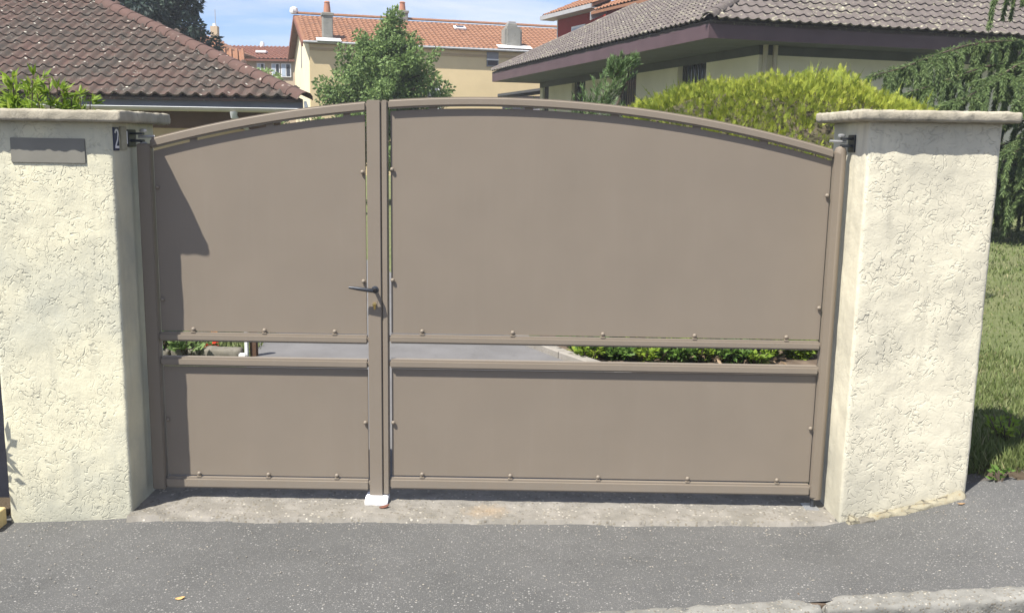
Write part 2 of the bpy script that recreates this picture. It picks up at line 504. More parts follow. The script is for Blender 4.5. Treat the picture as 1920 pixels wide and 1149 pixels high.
class MB:
    """collects shapes in world coordinates and links them as one mesh"""
    def __init__(self):
        self.v, self.f, self.s = [], [], []

    def add(self, vs, fs, smooth=False):
        k = len(self.v)
        self.v += [tuple(p) for p in vs]
        self.f += [tuple(i + k for i in f) for f in fs]
        self.s += [smooth] * len(fs)
        return self

    def box(self, x0, x1, y0, y1, z0, z1, mat=None):
        vs = [Vector(p) for p in ((x0, y0, z0), (x1, y0, z0), (x1, y1, z0), (x0, y1, z0), (x0, y0, z1), (x1, y0, z1), (x1, y1, z1), (x0, y1, z1))]
        if mat is not None:
            vs = [mat @ p for p in vs]
        return self.add(vs, [(0, 3, 2, 1), (4, 5, 6, 7), (0, 1, 5, 4), (1, 2, 6, 5), (2, 3, 7, 6), (3, 0, 4, 7)])

    def obox(self, O, e, f, u, a0, a1, b0, b1, c0, c1):
        """box in the frame O + a e + b f + c u"""
        O, e, f, u = map(Vector, (O, e, f, u))
        return self.box(a0, a1, b0, b1, c0, c1, Matrix(((e.x, f.x, u.x, O.x), (e.y, f.y, u.y, O.y), (e.z, f.z, u.z, O.z), (0, 0, 0, 1))))

    def tube(self, path, radii, n=8, cap=True):
        path = [Vector(p) for p in path]
        if not hasattr(radii, '__len__'):
            radii = [radii] * len(path)
        vs, fs = [], []
        up = None
        for i, p in enumerate(path):
            t = (path[min(i + 1, len(path) - 1)] - path[max(i - 1, 0)]).normalized()
            if up is None:
                up = Vector((0, 0, 1)) if abs(t.z) < 0.9 else Vector((1, 0, 0))
            a = t.cross(up).normalized()
            b = a.cross(t).normalized()
            up = b
            for k in range(n):
                q = 2 * math.pi * k / n
                vs.append(p + (a * math.cos(q) + b * math.sin(q)) * radii[i])
        for i in range(len(path) - 1):
            for k in range(n):
                k2 = (k + 1) % n
                fs.append((i * n + k, i * n + k2, (i + 1) * n + k2, (i + 1) * n + k))
        self.add(vs, fs, True)
        if cap:
            k = len(self.v) - len(vs)
            self.f += [tuple(k + j for j in range(n - 1, -1, -1)), tuple(k + (len(path) - 1) * n + j for j in range(n))]
            self.s += [False, False]
        return self

    def prism(self, poly, d):
        """closed polygon (3-D points) pushed along d"""
        d = Vector(d)
        n = len(poly)
        a = [Vector(p) for p in poly]
        b = [p + d for p in a]
        return self.add(a + b, [tuple(range(n - 1, -1, -1)), tuple(range(n, 2 * n))] + [(i, (i + 1) % n, n + (i + 1) % n, n + i) for i in range(n)])

    def lathe(self, c, prof, n=12):
        """prof = (radius, height) pairs about the vertical axis through c"""
        c = Vector(c)
        vs = [c + Vector((r * math.cos(2 * math.pi * k / n), r * math.sin(2 * math.pi * k / n), h)) for r, h in prof for k in range(n)]
        fs = [(i * n + k, i * n + (k + 1) % n, (i + 1) * n + (k + 1) % n, (i + 1) * n + k) for i in range(len(prof) - 1) for k in range(n)]
        fs += [tuple(range(n - 1, -1, -1)), tuple((len(prof) - 1) * n + k for k in range(n))]
        return self.add(vs, fs, True)

    def mesh(self, name, bevel=0.0, seg=2):
        me = bpy.data.meshes.new(name)
        me.from_pydata(self.v, [], self.f)
        bm = bmesh.new()
        bm.from_mesh(me)
        bmesh.ops.recalc_face_normals(bm, faces=bm.faces)
        if bevel:
            es = [e for e in bm.edges if len(e.link_faces) == 2 and e.calc_face_angle(0) > 0.6]
            bmesh.ops.bevel(bm, geom=es, offset=bevel, segments=seg, affect='EDGES', clamp_overlap=True)
        bm.to_mesh(me)
        bm.free()
        if any(self.s):
            me.polygons.foreach_set('use_smooth', [True] * len(me.polygons))
            me.set_sharp_from_angle(angle=R(40))
        return me

    def build(self, name, mat, parent=None, bevel=0.0, seg=2):
        return link_mesh(name, self.mesh(name, bevel, seg), mat, parent)


def quick_mesh(name, verts, faces, tint=None, smooth=False):
    """numpy arrays -> mesh; faces is (n,3) or (n,4)"""
    me = bpy.data.meshes.new(name)
    verts = np.asarray(verts, np.float32)
    faces = np.asarray(faces, np.int32)
    nf, k = faces.shape
    me.vertices.add(len(verts))
    me.vertices.foreach_set('co', verts.ravel())
    me.loops.add(nf * k)
    me.loops.foreach_set('vertex_index', faces.ravel())
    me.polygons.add(nf)
    me.polygons.foreach_set('loop_start', np.arange(0, nf * k, k, dtype=np.int32))
    if smooth:
        me.polygons.foreach_set('use_smooth', np.ones(nf, bool))
    me.update(calc_edges=True)
    if tint is not None:
        a = me.attributes.new('tint', 'FLOAT', 'POINT')
        a.data.foreach_set('value', np.asarray(tint, np.float32))
    return me


def grid_sheet(name, xs, ys, zf, mat, kind='structure'):
    xs, ys = np.asarray(xs, float), np.asarray(ys, float)
    X, Y = np.meshgrid(xs, ys)
    Z = zf(X, Y)
    v = np.stack([X.ravel(), Y.ravel(), Z.ravel()], 1)
    nx, ny = len(xs), len(ys)
    i, j = np.meshgrid(np.arange(nx - 1), np.arange(ny - 1))
    a = (j * nx + i).ravel()
    f = np.stack([a, a + 1, a + nx + 1, a + nx], 1)
    o = link_mesh(name, quick_mesh(name, v, f, None, True), mat)
    return tag(o, kind=kind)


def unit(a):
    return a / np.maximum(np.linalg.norm(a, axis=-1, keepdims=True), 1e-9)


def leaf_quads(P, D, N, L, W, tint, fold=0.0):
    """a pointed leaf (two triangles, kite) at P along D, broad side facing N"""
    P, D, N = np.asarray(P), unit(np.asarray(D)), np.asarray(N)
    S = unit(np.cross(D, N))
    N2 = unit(np.cross(S, D))
    L, W = np.asarray(L)[:, None], np.asarray(W)[:, None]
    v0 = P
    v1 = P + D * L * 0.45 + S * W * 0.5 + N2 * W * fold
    v2 = P + D * L
    v3 = P + D * L * 0.45 - S * W * 0.5 + N2 * W * fold
    v = np.stack([v0, v1, v2, v3], 1).reshape(-1, 3)
    n = len(P)
    b = np.arange(n)[:, None] * 4
    f = np.concatenate([b + np.array([0, 1, 2]), b + np.array([0, 2, 3])], 0)
    return v, f, np.repeat(np.asarray(tint), 4)


def merge(parts):
    vs, fs, ts, k = [], [], [], 0
    for v, f, t in parts:
        vs.append(v)
        fs.append(f + k)
        ts.append(t)
        k += len(v)
    return np.concatenate(vs), np.concatenate(fs), np.concatenate(ts)


def rand_dir(n):
    return unit(rng.normal(size=(n, 3)))


def rough_box(x0, x1, y0, y1, z0, z1, step, amp, sc=9.0, corner=0.012, seed=0.0, taper=0.0):
    """closed box of small quads with rounded corners and an uneven skin"""
    nx, ny, nz = [max(2, int(round((b - a) / step))) for a, b in ((x0, x1), (y0, y1), (z0, z1))]
    bm = bmesh.new()
    cache = {}

    def vert(i, j, k):
        key = (i, j, k)
        if key not in cache:
            cache[key] = bm.verts.new((x0 + (x1 - x0) * i / nx, y0 + (y1 - y0) * j / ny, z0 + (z1 - z0) * k / nz))
        return cache[key]
    for i in range(nx):
        for j in range(ny):
            for k in (0, nz):
                bm.faces.new([vert(i, j, k), vert(i + 1, j, k), vert(i + 1, j + 1, k), vert(i, j + 1, k)])
    for i in range(nx):
        for k in range(nz):
            for j in (0, ny):
                bm.faces.new([vert(i, j, k), vert(i + 1, j, k), vert(i + 1, j, k + 1), vert(i, j, k + 1)])
    for j in range(ny):
        for k in range(nz):
            for i in (0, nx):
                bm.faces.new([vert(i, j, k), vert(i, j + 1, k), vert(i, j + 1, k + 1), vert(i, j, k + 1)])
    bmesh.ops.recalc_face_normals(bm, faces=bm.faces)
    lo, hi = Vector((x0, y0, z0)) + Vector((corner,) * 3), Vector((x1, y1, z1)) - Vector((corner,) * 3)
    for v in bm.verts:
        c = Vector([min(max(v.co[i], lo[i]), hi[i]) for i in range(3)])
        d = v.co - c
        n = d.normalized() if d.length > 1e-6 else Vector((0, 0, 1))
        p = c + n * corner
        q = p * sc + Vector((seed, seed * 1.7, seed * 0.3))
        h = noise.noise(q) * amp + noise.noise(q * 3.1) * amp * 0.5 + noise.noise(q * 9.0) * amp * 0.22
        v.co = p + n * h
    me = bpy.data.meshes.new('rough')
    bm.to_mesh(me)
    bm.free()
    me.polygons.foreach_set('use_smooth', [True] * len(me.polygons))
    return me


def smooth01(t):
    t = np.clip(t, 0, 1)
    return t * t * (3 - 2 * t)


def vnoise(X, Y, sc, seed=0.0):
    f = np.vectorize(lambda a, b: noise.noise(Vector((a * sc + seed, b * sc - seed, seed * 0.37))))
    return f(X, Y)


# ------------------------------------------------------------------ ground
def kerb_y(x):
    return np.interp(x, [-7, -3, -1.7, -0.6, 0.36, 1.15, 7], [-1.95, -1.42, -1.27, -1.15, -1.052, -1.008, -1.0])


def pav_z(X, Y):
    near = smooth01((Y + 1.02) / 0.8)                       # 0 at the kerb, 1 by the wall
    kerb = np.interp(X, [-9, 0.2, 0.8, 1.15, 1.9, 3.0, 9.0], [-0.02, 0.0, 0.03, 0.055, 0.112, 0.19, 0.5])
    wall = np.interp(X, [-9, -2.3, -1.7, -1.5, 1.40, 1.55, 1.8, 2.05, 2.4, 9.0], [-0.30, -0.06, -0.022, -0.012, -0.012, 0.020, 0.075, 0.155, 0.205, 0.60])
    return kerb * (1 - near) + wall * near


xs = np.concatenate([np.linspace(-7, -2.6, 12), np.linspace(-2.5, 2.7, 131), np.linspace(2.8, 7, 12)])
ys = np.linspace(-1.035, 0.02, 44)
o = grid_sheet('pavement', xs, ys, lambda X, Y: pav_z(X, Y) + vnoise(X, Y, 3.0, 2.0) * 0.006 + vnoise(X, Y, 14.0, 5.0) * 0.0018, 'asphalt')
for q in o.data.vertices:                                   # the kerb side follows the kerb line
    q.co.y = 0.02 + (q.co.y - 0.02) / 1.055 * (0.02 - float(kerb_y(q.co.x)) + 0.035)
tag(o, 'grey asphalt pavement full of pale stone chips', None)


def ground_z(X, Y):
    xe = np.interp(Y, [-5, 1.2, 2.6, 60], [1.95, 1.95, 2.9, 3.4])
    z = -0.03 + 0.235 * smooth01((X - xe) / 0.35)
    z = z + 0.03 * smooth01((X - xe) / 0.35) * np.clip(Y / 14, 0, 1) * 0
    edge = -0.14 + 0.03 * np.sin(X * 9.0) + 0.015 * np.sin(X * 23.0)
    return np.where(Y < edge, -0.45, z)


gx = np.concatenate([[-900, -300, -120, -60, -30], np.linspace(-16, 1.7, 40), np.linspace(1.76, 4.0, 57), np.linspace(4.3, 14, 34), [20, 35, 70, 150, 300, 900]])
gy = np.concatenate([[-900, -200, -40, -12, -3], np.linspace(-0.30, 3.0, 70), np.linspace(3.2, 16, 44), [20, 30, 50, 90, 180, 400, 1200]])
o = grid_sheet('ground', gx, gy, lambda X, Y: ground_z(X, Y) + np.where((np.abs(X) < 15) & (Y > -0.1) & (Y < 17), vnoise(X, Y, 1.7, 3.0) * 0.018, 0), 'lawn')
tag(o, 'mown lawn with dry patches behind the pillars')

# driveway behind the gate, curving away to the back
dl = [(0.16, -1.72), (2.0, -1.92), (3.0, -1.99), (3.6, -2.13), (5, -2.5), (8, -3.9), (13, -6.5)]
dr = [(0.16, 1.52), (1.2, 1.35), (2.4, 0.80), (3.0, 0.42), (3.6, 0.09), (5, -0.5), (8, -1.6), (13, -3.6)]
dy = np.concatenate([np.linspace(0.16, 4, 40), np.linspace(4.2, 13, 30)])
vs = []
for y in dy:
    a, b = np.interp(y, *zip(*dl)), np.interp(y, *zip(*dr))
    for k in range(21):
        vs.append((a + (b - a) * k / 20, y, 0.0))
fa = [(j * 21 + i, j * 21 + i + 1, (j + 1) * 21 + i + 1, (j + 1) * 21 + i) for j in range(len(dy) - 1) for i in range(20)]
o = link_mesh('driveway', quick_mesh('driveway', vs, fa), 'driveway_concrete')
tag(o, 'pale grey driveway behind the gate', kind='structure')

# threshold slab under the gate
tx = np.linspace(-1.70, 1.50, 161)
ty = np.linspace(-0.285, 0.17, 66)
def thr_z(X, Y):
    front = -0.224 + 0.021 * X + 0.005 * np.sin(X * 7.0) + 0.004 * np.sin(X * 19.0 + 1.0) + 0.005 * vnoise(X, X * 0, 30.0, 1.0)
    z = 0.008 + vnoise(X, Y, 16.0, 8.0) * 0.004 + vnoise(X, Y, 38.0, 3.0) * 0.0028
    chip = smooth01((vnoise(X, Y, 5.0, 21.0) - 0.28) / 0.1) * 0.012 * smooth01((-0.15 - Y) / 0.05)
    return np.where(Y < front, -0.03, z - chip)
o = grid_sheet('threshold', tx, ty, thr_z, 'threshold_concrete')
tag(o, 'worn concrete threshold with pebbles showing under the gate')

# kerb of separate stones and the road below it
kerb = bpy.data.objects.new('kerb', None)
COL.objects.link(kerb)
kerb.location = (0, -1.10, 0)
ABS[kerb] = Vector((0, -1.10, 0))
tag(kerb, 'worn concrete kerb along the pavement', kind='structure')
kx = [-4.93, -3.93, -2.93, -1.93, -0.93, 0.08, 1.135, 2.15, 3.15, 4.15]
for a, b in zip(kx[:-1], kx[1:]):
    me = rough_box(a + 0.005, b - 0.005, -1.125, -1.018, -0.16, 0.0, 0.014, 0.0075, 19.0, 0.016, a * 3.1)
    for v in me.vertices:
        v.co.z += float(pav_z(np.array(v.co.x), np.array(-1.02))) + 0.004
        v.co.y += float(kerb_y(v.co.x)) + 1.018
        if abs(v.co.x - 1.135) < 0.11:                       # broken corners at the open joint
            t = 1 - abs(v.co.x - 1.135) / 0.11
            if v.co.y > float(kerb_y(v.co.x)) - 0.06:
                v.co.y -= 0.014 * t * t
                v.co.z -= 0.022 * t * t
    me.update()
    link_mesh('kerbstone', me, 'kerb_concrete', kerb)
me = rough_box(1.070, 1.205, -1.052, -0.955, -0.12, 0.047, 0.009, 0.005, 25.0, 0.006, 2.0)
link_mesh('joint_dirt', me, 'soil', kerb)
rx = np.linspace(-30, 30, 61)
o = grid_sheet('road', rx, np.concatenate([np.linspace(-9, -1.3, 18), [-1.21, -1.07]]), lambda X, Y: pav_z(X, X * 0 - 1.02) - 0.075, 'road_asphalt')
tag(o, 'dark asphalt road below the kerb')

# ------------------------------------------------------------------ pillars
pil = thing('gate_pillar', (-1.97, 0.04, -0.05), 'cream stucco gate pillar with the letter plate set in it', 'pillar', 'pillars either side of the gate')
link_mesh('body', rough_box(-2.245, -1.695, -0.200, 0.27, -0.25, 1.735, 0.014, 0.0026, 9.0, 0.004, 1.0), 'stucco', pil)
link_mesh('cap', rough_box(-2.42, -1.632, -0.262, 0.33, 1.730, 1.778, 0.012, 0.0045, 30.0, 0.006, 4.0), 'cap_concrete', pil)
lp = MB().box(-2.125, -1.810, -0.206, -0.15, 1.556, 1.660).build('letter_plate', 'letter_plate', pil, 0.002)
tag(lp, 'flat grey brown plate covering the letter slot')
pir = thing('gate_pillar', (1.77, 0.04, 0.0), 'cream stucco gate pillar with crumbling mortar at its foot, beside the lawn', 'pillar', 'pillars either side of the gate')
link_mesh('body', rough_box(1.490, 2.050, -0.195, 0.27, -0.20, 1.790, 0.014, 0.0026, 9.0, 0.010, 7.0), 'stucco_pale', pir)
link_mesh('cap', rough_box(1.420, 2.098, -0.258, 0.33, 1.786, 1.832, 0.012, 0.0045, 26.0, 0.012, 9.0), 'cap_concrete', pir)
me = rough_box(1.56, 2.03, -0.232, -0.19, -0.12, 0.034, 0.008, 0.012, 30.0, 0.008, 12.0)
for v in me.vertices:
    v.co.z += float(pav_z(np.array(v.co.x), np.array(-0.25))) - 0.012
    t = (v.co.z - float(pav_z(np.array(v.co.x), np.array(-0.25)))) / 0.05
    v.co.y += 0.05 * max(0, min(1, t)) ** 1.5
    if v.co.x < 1.70:
        k = (1.70 - v.co.x) / 0.14
        v.co.z -= 0.035 * k * max(0, math.sin(v.co.x * 60)) + 0.015 * k
link_mesh('mortar_base', me, 'mortar', pir)

for (x0, x1, z1, a, mt, sd) in ((1.515, 1.565, 0.052, 0.35, 'mortar', 1.0), (1.575, 1.640, 0.036, -0.22, 'stone', 2.0), (1.60, 1.70, 0.020, -0.12, 'terracotta', 3.0)):
    me = rough_box(x0, x1, -0.235 - 0.012 * sd / 2, -0.185, -0.05, z1, 0.008, 0.009, 34.0, 0.006, sd * 5)
    me.transform(Matrix.Translation((x0, -0.2, 0)) @ Matrix.Rotation(a, 4, 'Y') @ Matrix.Translation((-x0, 0.2, 0)))
    link_mesh('mortar_chunk', me, mt, pir)

# hinge brackets: plate bolted to the pillar, arm and two nuts over the hinge pin
def hinge(parent, sx, xw, xg, z):
    mb = MB()
    mb.box(min(xw, xw + sx * 0.008), max(xw, xw + sx * 0.008), -0.045, 0.045, z - 0.045, z + 0.03)
    mb.box(min(xw, xg), max(xw, xg), -0.018, 0.018, z - 0.024, z - 0.012)
    mb.box(min(xw, xg), max(xw, xg), -0.018, 0.018, z + 0.008, z + 0.018)
    h = mb.build('hinge_bracket', 'dark_metal', parent, 0.002)
    nuts = MB()
    for zz in (z + 0.020, z - 0.036):
        nuts.lathe((xg, 0, zz), ((0.014, 0), (0.016, 0.003), (0.016, 0.010), (0.010, 0.014)), 6)
    nuts.build('nut', 'galvanised', h)
    MB().tube([(xg - sx * 0.02, -0.004, z), (xg + sx * 0.052, -0.004, z + 0.002)], 0.006, 8).build('threaded_rod', 'galvanised', h)


hinge(pil, 1, -1.697, -1.640, 1.672)
hinge(pir, -1, 1.492, 1.440, 1.700)

# house number plates on the inner side of the pillar
def strip_digit(pts, w):
    mb = MB()
    n = len(pts)
    L, Rr = [], []
    for i, (a, b) in enumerate(pts):
        t = Vector((pts[min(i + 1, n - 1)][0] - pts[max(i - 1, 0)][0], pts[min(i + 1, n - 1)][1] - pts[max(i - 1, 0)][1])).normalized()
        nx_, ny_ = -t.y, t.x
        L.append((a + nx_ * w, b + ny_ * w))
        Rr.append((a - nx_ * w, b - ny_ * w))
    return L, Rr


npl = thing('house_number_plate', (-1.692, -0.16, 1.62), 'dark blue enamel plate with a white figure 2 on the inner pillar side', 'number plate')
MB().box(-1.696, -1.6905, -0.194, -0.140, 1.612, 1.710).build('plate', 'blue_enamel', npl, 0.001)
pts = []
for k in range(15):
    q = R(170 - 205 * k / 14)
    pts.append((0.015 * math.cos(q), 0.021 + 0.016 * math.sin(q)))
pts += [(0.008, -0.004), (-0.005, -0.020), (-0.014, -0.033)]
L, Rr = strip_digit(pts, 0.0042)
mb = MB()
for i in range(len(pts) - 1):
    mb.prism([(-1.6905, -0.167 + a, 1.662 + b) for a, b in (L[i], L[i + 1], Rr[i + 1], Rr[i])], (0.0016, 0, 0))
mb.prism([(-1.6905, -0.167 + a, 1.662 + b) for a, b in ((-0.018, -0.030), (0.019, -0.030), (0.019, -0.040), (-0.018, -0.040))], (0.0019, 0, 0))
mb.build('figure_two', 'white_enamel', npl)
np2 = thing('house_number_plate', (-1.692, -0.06, 1.62), 'faded beige number plate beside the blue one on the inner pillar side', 'number plate')
MB().box(-1.697, -1.688, -0.125, -0.060, 1.614, 1.714).build('plate', 'beige_plate', np2, 0.002)
MB().box(-1.690, -1.6865, -0.064, -0.058, 1.640, 1.695).build('trim_strip', 'white_enamel', np2)

# ------------------------------------------------------------------ gate leaves
ARC_X, ARC_R = -0.10, 5.75
ARC_Z = 1.867 - ARC_R


def arc(x, drop=0.0):
    r = ARC_R - drop
    return ARC_Z + math.sqrt(r * r - (x - ARC_X) ** 2)


def arch_rail(x0, x1, drop0, drop1, y0, y1, n=28):
    mb = MB()
    xs_ = [x0 + (x1 - x0) * k / n for k in range(n + 1)]
    vs, fs = [], []
    for x in xs_:
        vs += [(x, y0, arc(x, drop0)), (x, y1, arc(x, drop0)), (x, y1, arc(x, drop1)), (x, y0, arc(x, drop1))]
    for i in range(n):
        for k in range(4):
            fs.append((4 * i + k, 4 * i + (k + 1) % 4, 4 * i + 4 + (k + 1) % 4, 4 * i + 4 + k))
    fs += [(3, 2, 1, 0), (4 * n, 4 * n + 1, 4 * n + 2, 4 * n + 3)]
    mb.add(vs, fs)
    return mb


def panel(x0, x1, z0, ztop, y0, y1, n=30):
    mb = MB()
    poly = [(x0, y0, z0), (x1, y0, z0)]
    if callable(ztop):
        for k in range(n + 1):
            x = x1 + (x0 - x1) * k / n
            poly.append((x, y0, ztop(x)))
    else:
        poly += [(x1, y0, ztop), (x0, y0, ztop)]
    return mb.prism(poly, (0, y1 - y0, 0))


def make_bolt():
    mb = MB()
    prof = [(0.0055, 0.0), (0.0055, 0.006)] + [(0.0098 * math.cos(R(a)), 0.006 + 0.0085 * math.sin(R(a)) + 0.0005) for a in (0, 25, 50, 75)]
    vs = []
    n = 12
    for r, h in prof:
        for k in range(n):
            q = 2 * math.pi * k / n
            vs.append((r * math.cos(q), -h, r * math.sin(q)))
    fs = [(i * n + k, i * n + (k + 1) % n, (i + 1) * n + (k + 1) % n, (i + 1) * n + k) for i in range(len(prof) - 1) for k in range(n)]
    fs += [tuple((len(prof) - 1) * n + k for k in range(n))]
    mb.add(vs, fs, True)
    return mb.mesh('bolt')


BOLT = make_bolt()
BOLT.materials.append(M['taupe'])
TAB = MB().box(-0.011, 0.011, -0.010, 0.004, -0.004, 0.004).mesh('tab', 0.002)
TAB.materials.append(M['taupe'])
FY0, FY1, PY0, PY1 = -0.025, 0.020, -0.003, 0.006


def bolt(parent, x, z, tab=None):
    link_mesh('bolt', BOLT, None, parent, Matrix.Translation((x, PY0, z)))
    if tab is not None:
        link_mesh('mounting_tab', TAB, None, parent, Matrix.Translation((x, -0.008, tab)))


ln = thing('gate_leaf', (-1.640, 0, 0.03), 'narrow taupe metal gate leaf with the black lever handle', 'gate leaf', 'leaves of the taupe arched gate')
wd = thing('gate_leaf', (1.440, 0, 0.03), 'wide taupe metal gate leaf hung on the crumbling right-hand pillar', 'gate leaf', 'leaves of the taupe arched gate')
B = 0.004
# narrow leaf
MB().box(-1.664, -1.606, FY0, FY1, 0.050, 1.642).build('hinge_upright', 'taupe', ln, B)
MB().box(-0.650, -0.5885, FY0 - 0.003, FY1, 0.036, 1.846).build('lock_upright', 'taupe', ln, B)
arch_rail(-1.6055, -0.6505, 0.0, 0.044, FY0, FY1).build('arch_rail', 'taupe', ln, 0.008, 3)
for z0, z1 in ((0.757, 0.797), (0.642, 0.684), (0.058, 0.110)):
    MB().box(-1.6055, -0.6505, FY0, FY1, z0, z1).build('rail', 'taupe', ln, 0.009, 4)
panel(-1.598, -0.660, 0.801, lambda x: arc(x, 0.056), PY0, PY1).build('upper_panel', 'taupe', ln, 0.001, 1)
panel(-1.598, -0.658, 0.116, 0.636, PY0, PY1).build('lower_panel', 'taupe', ln, 0.001, 1)
for x in (-1.450, -1.126, -0.806):
    bolt(ln, x, 0.812, 0.799)
    bolt(ln, x, 0.126, 0.112)
for x, z in ((-0.672, 1.533), (-0.672, 1.045), (-0.670, 0.384), (-1.586, 1.452), (-1.586, 0.946), (-1.586, 0.384)):
    bolt(ln, x, z)
for x in (-1.42, -1.08, -0.74):
    MB().box(x - 0.015, x + 0.015, -0.004, 0.012, arc(x, 0.064), arc(x, 0.040)).build('panel_clip', 'taupe', ln)
# wide leaf
MB().box(-0.5855, -0.559, FY0, FY1, 0.042, arc(-0.57) - 0.001).build('meeting_upright', 'taupe', wd, B)
MB().tube([(1.440, 0.002, 0.050), (1.440, 0.002, 1.655), (1.440, 0.002, 1.672), (1.440, 0.002, 1.680)], [0.027, 0.027, 0.022, 0.008], 16).build('hinge_tube', 'taupe', wd)
MB().box(1.409, 1.4405, FY0, FY1, 0.058, 1.652).build('hinge_upright', 'taupe', wd, B)
arch_rail(-0.5585, 1.4085, 0.0, 0.040, FY0, FY1, 44).build('arch_rail', 'taupe', wd, 0.008, 3)
for z0, z1 in ((0.763, 0.803), (0.646, 0.688), (0.068, 0.122)):
    MB().box(-0.5585, 1.4085, FY0, FY1, z0, z1).build('rail', 'taupe', wd, 0.009, 4)
panel(-0.548, 1.404, 0.808, lambda x: arc(x, 0.049), PY0, PY1, 44).build('upper_panel', 'taupe', wd, 0.001, 1)
panel(-0.548, 1.404, 0.129, 0.640, PY0, PY1).build('lower_panel', 'taupe', wd, 0.001, 1)
for x in (-0.407, 0.005, 0.416, 0.834, 1.252):
    bolt(wd, x, 0.820, 0.805)
    bolt(wd, x, 0.139, 0.124)
for x, z in ((-0.541, 1.547), (-0.541, 1.052), (-0.541, 0.386), (1.392, 1.463), (1.392, 0.957), (1.392, 0.391)):
    bolt(wd, x, z)
for x in (-0.36, 0.06, 0.44, 0.80, 1.10):
    MB().box(x - 0.018, x + 0.018, -0.004, 0.012, arc(x, 0.056), arc(x, 0.038)).build('panel_clip', 'taupe', wd)
# handle and lock on the narrow leaf
hd = MB().lathe((0, 0, 0), ((0.016, 0), (0.016, 0.006), (0.012, 0.008)), 14)
me = hd.mesh('rose')
me.transform(Matrix.Translation((-0.618, -0.024, 1.012)) @ Matrix.Rotation(R(90), 4, 'X'))
han = link_mesh('handle', me, 'dark_metal', ln)
MB().tube([(-0.618, -0.028, 1.012), (-0.618, -0.062, 1.012), (-0.624, -0.072, 1.013), (-0.645, -0.076, 1.016), (-0.690, -0.076, 1.022), (-0.728, -0.074, 1.026)], [0.0085, 0.0085, 0.0095, 0.0095, 0.0085, 0.0055], 10).build('lever', 'dark_metal', han)
mb = MB().box(-0.634, -0.606, -0.029, -0.022, 0.905, 0.965)
lk = mb.build('lock_plate', 'taupe', ln, 0.003)
me = MB().lathe((0, 0, 0), ((0.0085, 0), (0.0085, 0.010), (0.006, 0.012)), 14).mesh('cylinder')
me.transform(Matrix.Translation((-0.620, -0.028, 0.944)) @ Matrix.Rotation(R(90), 4, 'X'))
link_mesh('lock_cylinder', me, 'brass', lk)
MB().box(-0.6245, -0.6155, -0.0345, -0.029, 0.920, 0.938).build('lock_barrel', 'brass', lk, 0.002)
# floor pivot under the wide leaf and the stop block in the middle
pv = MB().box(1.385, 1.450, -0.045, 0.04, 0.002, 0.012).build('pivot_plate', 'galvanised', wd, 0.002)
MB().tube([(1.428, -0.004, 0.010), (1.428, -0.004, 0.055)], 0.012, 10).build('pivot_pin', 'dark_metal', pv)
mb = MB()
prof = [(-0.062, 0.004), (-0.060, 0.020), (-0.030, 0.038), (0.035, 0.038), (0.035, 0.004)]
mb.prism([(-0.668, y - 0.01, z) for y, z in prof], (0.104, 0, 0))
tag(mb.build('gate_stop', 'white_plastic', None, 0.004), 'white ground stop block under the meeting of the gate leaves', 'gate stop')


# ------------------------------------------------------------------ roof tiles
def tile_mesh(name, w, l, h, t, cols=8, over=1.12):
    """one wavy interlocking tile: x across, y up the slope, z out of the roof"""
    x = np.linspace(-w * 0.5, w * 0.515, cols + 1)
    z = h * (0.5 + 0.5 * np.cos(2 * np.pi * (x / w - 0.18)))
    z = h * (z / h) ** 2.0
    back, front, low = [], [], []
    for a, b in zip(x, z):
        front.append((a, 0.0, b + t * 1.15))
        back.append((a, l * over, b + t * 0.05))
        low.append((a, 0.004, b - t * 0.1))
    n = cols + 1
    v = front + back + front + low
    f = [(i, i + 1, n + i + 1, n + i) for i in range(cols)] + [(3 * n + i, 3 * n + i + 1, 2 * n + i + 1, 2 * n + i) for i in range(cols)]
    me = bpy.data.meshes.new(name)
    me.from_pydata(v, [], f)
    me.polygons.foreach_set('use_smooth', [True] * cols + [False] * cols)
    me.update()
    return me


def frame(O, ex, ey, ez):
    return Matrix(((ex[0], ey[0], ez[0], O[0]), (ex[1], ey[1], ez[1], O[1]), (ex[2], ey[2], ez[2], O[2]), (0, 0, 0, 1)))


def in_view(p, mx=0.02):
    q = cam.matrix_basis.inverted() @ Vector(p)
    if q.z > -0.1:
        return False
    f = 1800.0 / 1920.0
    x, y = q.x / -q.z * f, q.y / -q.z * f * 1920 / 1149
    return abs(x) < 0.5 + mx and abs(y) < 0.5 + mx


